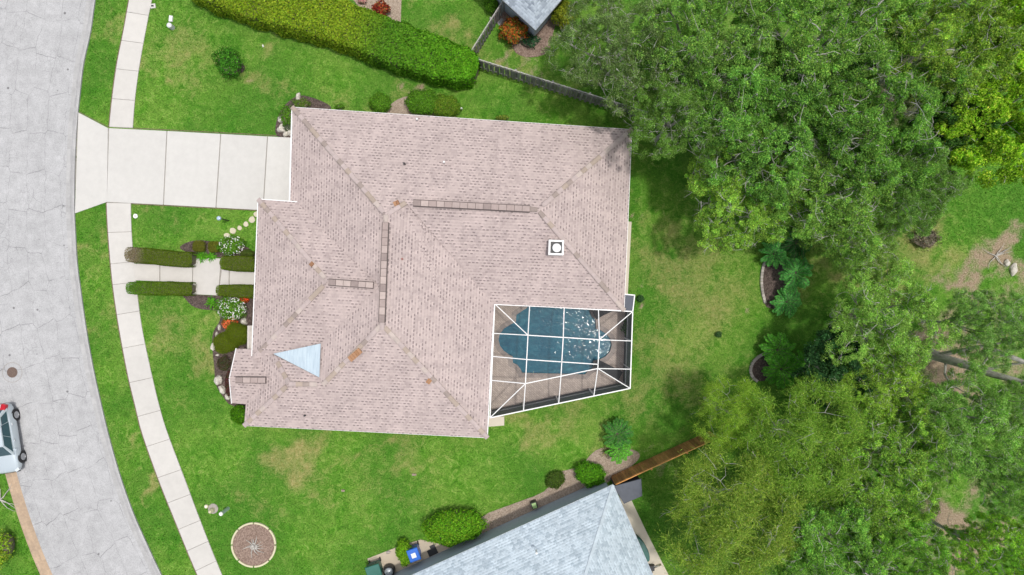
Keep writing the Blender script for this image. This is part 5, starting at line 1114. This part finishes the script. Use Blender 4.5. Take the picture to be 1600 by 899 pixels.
for i, (px, py, r, lab) in enumerate([(354.5, 368.5, 4.5, 'stepping stone nearest the upper white flowers'), (364, 361, 5, 'larger stepping stone second from the white flowers'), (374.5, 356.5, 3.6, 'smallest stepping stone, in the middle of the row'), (384.5, 350.5, 4, 'stepping stone second from the house'), (394, 343.5, 5, 'large stepping stone next to the house eave'), (401, 335, 4.5, 'stepping stone half under the house eave')]):
    mb = MB(); c = P(px, py); mb.prism([(r * GSD * (1 + .08 * math.sin(3 * t + i)) * math.cos(t), r * GSD * (1 + .08 * math.cos(2 * t + i)) * math.sin(t)) for t in np.linspace(0, 2 * math.pi, 12, endpoint=False)], -.01, .05, .015)
    o = mb.build('stepping_stone', concrete('stepping_stone_' + 'x', (.60, .54, .38), .12) if i == 0 else bpy.data.materials['stepping_stone_x']); o.location = c; tag(o, lab, 'stepping stone', 'stepping stones across the lawn')
# ring of curved edging blocks
ring = thing('edging_ring', cc, 'round ring of cream edging blocks on the lower left lawn', 'garden edging'); m_edge = concrete('cream_edging', (.62, .57, .36), .12)
for k in range(8):
    a0, a1 = 2 * math.pi * k / 8 + .03, 2 * math.pi * (k + 1) / 8 - .03; tt = np.linspace(a0, a1, 7); r0, r1 = 32.5 * GSD, 35.3 * GSD
    mb = MB(); mb.prism([(r1 * math.cos(t), r1 * math.sin(t)) for t in tt] + [(r0 * math.cos(t), r0 * math.sin(t)) for t in tt[::-1]], -.02, .12, .015); mb.build('edging_block', m_edge, ring)
st = thing('dead_stump', P(397, 853), 'grey dead stump with bare roots in the round mulch ring', 'stump'); mb = MB(); mb.lathe((0, 0, 0), [(.22, 0), (.17, .1), (.14, .3), (.12, .32), (.07, .30), (0, .22)], 12); mb.build('trunk', m_bark, st)
mb = MB()
for k in range(14):
    a = k * .449 + random.uniform(-.2, .2); L = random.uniform(.3, .85); mb.tube([(0, 0, .12), (L * .5 * math.cos(a), L * .5 * math.sin(a), .12), (L * math.cos(a + .2), L * math.sin(a + .2), .05)], [.05, .03, .01], 5)
mb.build('roots', m_bark, st, merge=False)
for k, (px, py, tilt) in enumerate(((1, 1, 0),)): pass
def arc_edge(pts, label):
    c = smooth_open = curve_px(pts, 6); e = thing('stone_edging', P(*pts[0]), label, 'garden edging'); mb = MB(); d = 0
    pw = [P(p[0], p[1]) for p in c]; S = [0]
    for a, b in zip(pw, pw[1:]): S.append(S[-1] + (b - a).length)
    n = int(S[-1] / .2)
    for i in range(n):
        s0 = (i + .05) * S[-1] / n; s1 = (i + .95) * S[-1] / n; q = [Vector((np.interp(s, S, [p.x for p in pw]), np.interp(s, S, [p.y for p in pw]), .07)) - e.location for s in (s0, s1)]; k = .75 + .5 * random.random(); mb.c = (k, k, k, 1); mb.bar(q[0], q[1], .16, .16)
    mb.build('edging_blocks', concrete('block_' + label[:5], (.40, .35, .31), .2), e, merge=False)
arc_edge([(1196, 407), (1191, 420), (1189, 440), (1191, 458), (1195, 474)], 'curved stone edging of the upper palm bed on the right lawn'); arc_edge([(1201, 550), (1187, 556), (1176, 566), (1172, 579), (1176, 590), (1183, 596)], 'curved stone edging of the lower palm bed on the right lawn')
# utility covers and posts
def disc(px, py, r, h, mat, name, label, cat, group=None, top=None, n=24):
    o_ = thing(name, P(px, py), label, cat, group); mb = MB(); mb.lathe((0, 0, 0), [(r * GSD, -.02), (r * GSD, h - .02), (r * GSD * .9, h), (0, h)], n); mb.build('cover', mat, o_)
    if top: mb = MB(); mb.lathe((0, 0, 0), [(r * GSD * .45, h - .01), (r * GSD * .45, h + .02), (0, h + .02)], 16); mb.build('cap', top, o_)
    return o_
mb = MB(); pl = [Vector(p) for p in wp([(265.5, 25), (271, 26), (270, 35), (264.5, 34.5)])]; mb.prism([(p.x, p.y) for p in pl], -.02, .12, .02); tag(mb.build('utility_box', m_white), 'white rectangular utility box on the lawn near the top left', 'utility box')
disc(269.5, 43.5, 4, .45, plain('pale_grey_plastic', (.55, .57, .58), .5), 'utility_post', 'round pale utility post just below the white utility box', 'utility post', top=m_white)
mb = MB(); pl = wp([(235, 7), (243, 6), (244, 13), (236, 14)]); mb.prism([(p.x, p.y) for p in pl], -.02, .065, .01); b_ = tag(mb.build('meter_cover', m_walk), 'concrete water meter cover beside the pavement at the top', 'meter cover'); mb = MB(); c = P(239, 10); mb.box((c.x, c.y, .07), (.16, .1, .02)); mb.build('lid', m_dark, b_)
disc(212, 338, 3.6, .06, m_white, 'cleanout_cover', 'small white round cover by the pavement below the driveway', 'drain cover', top=m_walk)
disc(323, 791, 3, .12, m_edge, 'cleanout_cover', 'small cream round cover left of the pale green post', 'drain cover', top=m_white)
disc(333, 795, 8, .035, plain('grey_ring_concrete', (.33, .30, .27), .9), 'concrete_pad', 'round grey pad with a cream cone near the pale green post', 'concrete pad')
mb = MB(); mb.lathe((0, 0, 0), [(.16, 0), (.15, .2), (.09, .42), (.05, .45), (0, .45)], 14); o = mb.build('hydrant_stub', m_edge); o.location = P(332, 797, .04); tag(o, 'cream tapered stub standing on the round grey pad', 'utility stub')
ps = thing('utility_post', P(356.5, 794.5), 'pale green cylindrical utility post with a white cap near the mulch ring', 'utility post'); mb = MB(); mb.lathe((0, 0, 0), [(.11, -.02), (.11, 1.05)], 16); mb.build('post', plain('pale_green_plastic', (.38, .50, .44), .5), ps); mb = MB(); mb.lathe((0, 0, 0), [(.12, 1.05), (.13, 1.10), (.09, 1.17), (0, 1.19)], 16); mb.build('cap', m_white, ps, smooth=True)
lp_ = thing('garden_lamp', P(357.5, 345), 'short lamp with round pale blue top on a dark pole by the driveway', 'garden lamp'); mb = MB(); mb.tube([(0, 0, -.02), (0, 0, 1.4)], .035, 8); mb.build('pole', m_dark, lp_); mb = MB(); mb.lathe((0, 0, 1.38), [(.05, 0), (.13, .05), (.14, .12), (.10, .2), (.0, .24)], 16); mb.build('lamp_shade', plain('pale_blue_glass', (.38, .50, .62), .25), lp_, smooth=True)
sp_ = thing('sprinkler_post', P(722, 173), 'little white capped post on the lawn above the roof', 'garden post'); mb = MB(); mb.tube([(0, 0, 0), (0, 0, .5)], .025, 6); mb.build('post', m_dark, sp_); mb = MB(); mb.lathe((0, 0, .48), [(.05, 0), (.07, .04), (.05, .1), (0, .12)], 10); mb.build('cap', m_white, sp_)
for (px, py, lab) in ((411, 72, 'tiny white marker on the lawn below the tall hedge'),): rock(px, py, 1.3, 2.2, .08, lab, 20, 5, m_white, None, 'marker', 'lawn_marker')
for (px, py, rx, lab) in ((536, 767, 3, 'pale bare lump on the lower lawn'), (647, 742, 4, 'pale sandy lump on the lawn below the tiled roof')): rock(px, py, rx, 2, .05, lab, 0, 6, m_sand, None, 'soil lump', 'soil_lump')
# manhole
mh = thing('manhole', P(19.5, 582), 'round brown manhole cover in a patched ring on the road', 'manhole cover'); mb = MB(); rr_ = 8.2 * GSD
mb.lathe((0, 0, 0), [(rr_, .0), (rr_, .030), (rr_ * .9, .034), (rr_ * .85, .029), (rr_ * .3, .029), (rr_ * .25, .034), (0, .034)], 32); mb.build('cover', plain('rusty_iron', (.15, .105, .085), .8, .2, .25, 20, .6), mh)
mb = MB(); n = 48; r0, r1 = 15 * GSD, 15.8 * GSD
for i in range(n):
    a, b = 2 * math.pi * i / n, 2 * math.pi * (i + 1) / n; mb.poly([(r0 * math.cos(a), r0 * math.sin(a), .024), (r1 * math.cos(a), r1 * math.sin(a), .024), (r1 * math.cos(b), r1 * math.sin(b), .024), (r0 * math.cos(b), r0 * math.sin(b), .024)])
mb.build('patch_seam', m_joint, mh, merge=False)
# neighbour's patio things
mb = MB(); pl = wp([(574, 873), (617, 856), (657, 843), (683, 849), (722, 862), (640, 905), (600, 935), (590, 905)]); mb.prism([(p.x, p.y) for p in pl], -.02, .05, .01); struct(mb.build('patio', m_beige)); PAVED.append(pl)
def wheelie(px, py, rz, mat, label, lidc=None, w=.6, d=.7, h=1.05):
    b = thing('wheeled_bin', P(px, py), label, 'bin', rz=rz); mb = MB(); mb.box((0, 0, .55), (w, d, .95), taper=1.0); o = mb.build('body', mat, b)
    for v in o.data.vertices:
        k = .78 + .22 * (v.co.z - .07) / .95; v.co.x *= k; v.co.y *= k
    mb = MB(); q = [(-w * .54, -d * .54), (w * .54, -d * .54), (w * .54, d * .50), (-w * .54, d * .5)]; mb.prism(q, 1.03, 1.11, .03); lid = mb.build('lid', mat, b)
    if lidc: mb = MB(); mb.prism([(-w * .22, -d * .25), (w * .22, -d * .25), (w * .22, d * .15), (-w * .22, d * .15)], 1.105, 1.114); mb.build('label_plate', lidc, lid)
    mb = MB(); mb.tube([(-w * .4, d * .6, .98), (w * .4, d * .6, .98)], .02, 8); mb.build('handle', m_dark, b)
    for s in (-1, 1): mb = MB(); mb.lathe(None, [(.13, -.03), (.13, .03)], 16, ax=Matrix.Translation((s * w * .42, d * .42, .13)) @ Matrix.Rotation(R(90), 4, 'Y')); mb.build('wheel', m_dark, b)
    return b
wheelie(650, 857, R(20), plain('blue_plastic', (.02, .13, .55), .4), 'blue wheeled bin with a white plate on its lid', m_white, .66, .75); wheelie(589, 883, R(18), plain('dark_green_plastic', (.03, .14, .11), .45), 'dark green wheeled bin at the bottom edge of the patio', None, .85, .8)
ac = thing('round_fire_pit', P(610, 888), 'round dark drum with a pale grey lid on the neighbour patio', 'drum'); mb = MB(); mb.lathe((0, 0, 0), [(.30, 0), (.36, .2), (.36, .6), (.33, .63), (.33, .5), (0, .5)], 24); mb.build('drum', m_dark, ac); mb = MB(); mb.lathe((0, 0, 0), [(.25, .5), (.26, .62), (.18, .70), (0, .72)], 24); mb.build('lid', plain('pale_steel', (.45, .48, .50), .35, .4), ac, smooth=True)
mb = MB(); mb.box((0, 0, .065), (.62, .42, .02)); mb.box((.14, .3, .064), (.35, .22, .018)); o = mb.build('door_mat', m_dark); o.location = P(676, 862); o.rotation_euler.z = R(25); tag(o, 'black door mat on the beige patio beside the blue bin', 'door mat')
rock(607, 863, 4, 2.5, .08, 'small grey pebble pile on the beige patio', 10, 4, plain('grey_stone', (.40, .35, .32), .9), None, 'stones', 'stone_pile')
hb = thing('hose_reel_box', P(834.5, 786), 'small lime green hose box beside the blue grey wall', 'hose box', rz=R(20)); mb = MB(); mb.box((0, 0, .3), (.36, .42, .5)); mb.build('body', m_dark, hb); mb = MB(); mb.prism([(-.14, -.17), (.14, -.17), (.14, .17), (-.14, .17)], .55, .59, .015); mb.build('lid', plain('lime_plastic', (.30, .46, .18), .5), hb)
# dark flat roofed lean-to, walkway and bin at the neighbour's rear
ln = thing('storage_shed', P(978, 762), 'dark slate flat topped shed against the blue grey house corner', 'shed'); mb = MB(); q = [Vector(P(*p, 2.0)) - ln.location for p in ((958, 760), (1002, 748), (1003.5, 775), (975, 787.5))]
q2 = [(p.x, p.y) for p in q]; q2 = q2 if area(q2) > 0 else q2[::-1]; mb.prism(offset_poly(q2, .06), 0, 1.95); mb.build('wall', plain('dark_slate_paint', (.035, .04, .055), .7), ln); mb = MB(); mb.prism(q2, 1.95, 2.03, .02); mb.build('roof', plain('slate_roof_sheet', (.075, .085, .11), .6, 0, .15, 3), ln)
mb = MB(); pl = wp([(966, 772), (980, 768), (1012, 835), (1048, 905), (1018, 905)]); mb.prism([(p.x, p.y) for p in pl], -.02, .05, .01); struct(mb.build('path', bpy.data.materials['cream_concrete'])); PAVED.append(pl)
mb = MB(); pl = wp([(1018, 886), (1032, 880), (1046, 905), (1018, 915)]); mb.prism([(p.x, p.y) for p in pl], -.02, .35, .02); tag(mb.build('planter_wall', bpy.data.materials['cream_concrete']), 'low cream block at the bottom end of the neighbour walkway', 'low wall')
gb = thing('storage_tub', P(1000, 851), 'dark green rounded tub on the neighbour walkway under the eave', 'storage tub', rz=R(-64)); mb = MB(); mb.lathe((0, 0, 0), [(.85, 0), (.95, .5), (1, .85), (.92, .92), (0, .95)], 24, squash=(.85, .30)); mb.build('body', plain('teal_plastic', (.02, .12, .10), .4), gb, smooth=True)
bk = thing('garden_cart', P(1016, 884), 'small black frame cart at the bottom end of the neighbour walkway', 'cart'); mb = MB(); mb.box((0, 0, .35), (.35, .3, .3)); mb.build('tray', m_dark, bk)
for s in (-1, 1): mb = MB(); mb.lathe(None, [(.14, -.03), (.14, .03)], 14, ax=Matrix.Translation((s * .2, 0, .14)) @ Matrix.Rotation(R(90), 4, 'Y')); mb.build('wheel', m_dark, bk)
mb = MB(); mb.tube([(.1, .1, .4), (.35, .3, .8)], .02, 6); mb.build('handle', m_white, bk)
mb = MB(); pl = wp([(777, 36), (784, 28), (787, 32), (780, 41)]); mb.prism([(p.x, p.y) for p in pl], -.02, .06, .01); tag(mb.build('paving_slab', plain('grey_slab', (.30, .30, .30), .9)), 'grey paving slab at the foot of the picket fence', 'paving slab')
bush('pink_flowers', 566, 2, 7, 4, .4, [(.6, .3, .3), (.65, .42, .40)], 'pale pink flowers on the sandy bed at the top edge', 'flowers', leaf=.08, dens=.5)
# bare twigs at lower left and fallen branches
def twigs(px, py, n, L, label, seed):
    rng = random.Random(seed); t = thing('fallen_branch', P(px, py), label, 'branch'); mb = MB()
    for k in range(n):
        a = rng.uniform(0, 6.28); p = [Vector((0, 0, .1))]
        for j in range(4): a += rng.uniform(-.4, .4); p.append(p[-1] + Vector((math.cos(a), math.sin(a), rng.uniform(-.05, .12))) * L * rng.uniform(.2, .32))
        mb.tube(p, [.03, .025, .018, .012, .005], 5)
    mb.build('twigs', m_bark, t, merge=False); return t
twigs(2, 780, 9, 1.3, 'bare pale twigs cut by the left edge below the car', 3); twigs(1555, 400, 8, 1.0, 'pale fallen branches left of the flat rock in the clearing', 4)

# ---------------------------------------------------------------- CAR
car = thing('parked_car', P(15, 683), 'silver grey car parked at the left edge of the road', 'car', rz=R(9))
# local frame: -y is the front, +x the side that faces the house
def paint():
    m, t, b, n, l = newmat('silver_car_paint'); l.new(ramp(t, noise(t, coord(t), 90, 2), [(.3, (.50, .57, .61)), (.7, (.56, .63, .67))]), b.inputs['Base Color']); b.inputs['Metallic'].default_value = .25; b.inputs['Roughness'].default_value = .3; b.inputs['Coat Weight'].default_value = .7; b.inputs['Coat Roughness'].default_value = .06; return m
m_paint = paint()
def loft(secs, close=True):
    """secs: list of rings (same length)"""
    mb = MB()
    for a, b in zip(secs, secs[1:]):
        n = len(a)
        for i in range(n): j = (i + 1) % n; mb.poly([a[i], a[j], b[j], b[i]])
    mb.poly(secs[0]); mb.poly(secs[-1]); return mb
def ring_at(y, w, zb, zs, zt, r=.1):
    """body section: half width w at shoulder zs, floor zb, deck zt"""
    return [(-w * .90, y, zb), (-w * .98, y, zb + .15), (-w, y, (zb + zs) / 2 + .05), (-w * .975, y, zs), (-w * .88, y, zt), (-w * .45, y, zt + .035), (0, y, zt + .045), (w * .45, y, zt + .035), (w * .88, y, zt), (w * .975, y, zs), (w, y, (zb + zs) / 2 + .05), (w * .98, y, zb + .15), (w * .90, y, zb)]
body = [ring_at(-2.18, .55, .35, .52, .58), ring_at(-2.10, .72, .24, .60, .68), ring_at(-1.85, .84, .2, .70, .78), ring_at(-1.4, .89, .2, .80, .88), ring_at(-.85, .905, .2, .88, .96), ring_at(0, .91, .2, .92, .98), ring_at(.9, .91, .2, .95, 1.0), ring_at(1.5, .90, .2, .97, 1.03), ring_at(1.95, .85, .22, .95, 1.02), ring_at(2.15, .74, .28, .85, .92), ring_at(2.2, .62, .38, .70, .78)]
o = loft(body).build('body', m_paint, car, smooth=True); md = o.modifiers.new('s', 'SUBSURF'); md.levels = md.render_levels = 1
# wheel arches as dark wells
def cab(y0, y1, y2, y3, wb, wt, z0, z1):
    b = [(-wb, y0, z0), (wb, y0, z0), (wb, y3, z0), (-wb, y3, z0)]; t = [(-wt, y1, z1), (wt, y1, z1), (wt, y2, z1), (-wt, y2, z1)]; return b, t
b, t_ = cab(-1.05, -.35, 1.45, 2.0, .84, .62, .96, 1.46)
mb = MB(); midr = [(-.30, t_[0][1] - .04, 1.49), (.30, t_[0][1] - .04, 1.49), (.3, t_[2][1] + .03, 1.49), (-.3, t_[2][1] + .03, 1.49)]
mb.poly([t_[0], midr[0], midr[3], t_[3]]); mb.poly([midr[0], midr[1], midr[2], midr[3]]); mb.poly([midr[1], t_[1], t_[2], midr[2]]); mb.poly([t_[0], t_[1], midr[1], midr[0]]); mb.poly([t_[3], midr[3], midr[2], t_[2]])
for i in range(4): j = (i + 1) % 4; mb.poly([b[i], b[j], t_[j], t_[i]])
cabin = mb.build('roof', m_paint, car, smooth=False)
def pane(i, j, s0, s1, z0, z1, name, push=.012):
    B0, B1, T0, T1 = map(Vector, (b[i], b[j], t_[i], t_[j])); q = []
    for s, z in ((s0, z0), (s1, z0), (s1, z1), (s0, z1)): q.append(B0.lerp(B1, s).lerp(T0.lerp(T1, s), z))
    n = (q[1] - q[0]).cross(q[3] - q[0]).normalized(); c = sum(q, Vector()) / 4
    if n.dot(c - Vector((0, .4, 1.1))) < 0: n = -n
    mb = MB(); mb.poly([p + n * push for p in q])
    for k in range(4): mb.poly([q[k] + n * push, q[(k + 1) % 4] + n * push, q[(k + 1) % 4] - n * .01, q[k] - n * .01])
    return mb.build(name, plain('car_glass', (.045, .085, .10), .04, 0, .1), car)
pane(0, 1, .07, .93, .06, .93, 'windshield'); pane(2, 3, .08, .92, .2, .9, 'rear_window'); pane(1, 2, .05, .36, .08, .88, 'side_window'); pane(1, 2, .37, .69, .08, .88, 'side_window'); pane(1, 2, .70, .93, .12, .82, 'side_window'); pane(3, 0, .07, .285, .12, .82, 'side_window'); pane(3, 0, .31, .615, .08, .88, 'side_window'); pane(3, 0, .64, .95, .08, .88, 'side_window')
m_tyre = plain('tyre_rubber', (.018, .018, .02), .85); m_rim = plain('alloy_rim', (.50, .51, .53), .3, .7)
for sx in (-1, 1):
    for y in (-1.33, 1.36):
        ax = Matrix.Translation((sx * .83, y, .33)) @ Matrix.Rotation(R(90 * sx), 4, 'Y'); mb = MB(); mb.lathe(None, [(.2, -.10), (.31, -.11), (.335, -.07), (.335, .04), (.31, .085), (.22, .09), (.215, .03)], 28, ax=ax); w_ = mb.build('wheel', m_tyre, car, smooth=True)
        mb = MB(); mb.lathe(None, [(.215, .03), (.22, .085), (.20, .09), (.19, .06)], 28, ax=ax)
        for k in range(5):
            mm = ax @ Matrix.Rotation(R(72 * k), 4, 'Z') @ Matrix.Translation((.105, 0, .075)); mb.box(None, (.19, .05, .02), mat=mm)
        mb.lathe(None, [(.05, .07), (.05, .095), (0, .1)], 12, ax=ax); mb.build('rim', m_rim, w_, merge=False)
        mb = MB(); mb.lathe(None, [(.39, -.10), (.40, .052), (.36, .054), (0, .02)], 28, ax=ax); mb.build('wheel_arch', m_dark, car)
    mb = MB(); mb.box((sx * 1.0, -.72, 1.0), (.18, .10, .13), R(-10 * sx)); mb.build('mirror', m_paint, car)
    mb = MB(); mb.box((sx * .70, 1.98, 1.0), (.30, .42, .22), R(-25 * sx)); mb.build('tail_light', plain('red_lamp_lens', (.45, .01, .02), .15), car)
    mb = MB(); mb.box((sx * .66, -1.98, .66), (.26, .30, .10), R(25 * sx)); mb.build('headlight', plain('clear_lamp_lens', (.6, .65, .68), .1), car)
    for y in (-.15, .85): mb = MB(); mb.box((sx * .905, y, .82), (.04, .16, .03)); mb.build('door_handle', m_rim, car)
mb = MB(); mb.box((0, -2.2, .33), (1.1, .04, .18)); mb.build('grille', m_dark, car)

# ---------------------------------------------------------------- GRASS BLADES (stuff)
def grass():
    rng = np.random.default_rng(5); n = 620000; x = rng.uniform(-34.5, 34.5, n); y = rng.uniform(-19.8, 19.8, n); ok = np.ones(n, bool)
    for poly in PAVED: ok &= ~inpoly(x, y, [(p[0], p[1]) for p in poly])
    d, s, lu = fields(x, y); ok &= rng.uniform(0, 1, n) > np.clip(s * 1.25 - .1, 0, .97); x, y, d, s, lu = x[ok], y[ok], d[ok], s[ok], lu[ok]; n = len(x)
    h = rng.uniform(.03, .085, n) * (1 - .4 * d); a = rng.uniform(0, 2 * np.pi, n); w = rng.uniform(.012, .03, n); lean = rng.uniform(.0, .06, n); b = rng.uniform(0, 2 * np.pi, n)
    v = np.stack([np.stack([x - np.cos(a) * w, y - np.sin(a) * w, np.zeros(n)], 1), np.stack([x + np.cos(a) * w, y + np.sin(a) * w, np.zeros(n)], 1), np.stack([x + np.cos(b) * lean, y + np.sin(b) * lean, h], 1)], 1).reshape(-1, 3)
    fa = np.repeat(np.stack([d, s, lu, rng.uniform(0, 1, n)], 1), 3, axis=0)
    o = mesh_np('grass', v, np.arange(3 * n).reshape(-1, 3), m_blade, attrs={'field': fa}); return tag(o, 'green lawn grass with dry straw patches', 'grass', kind='stuff')
grass()
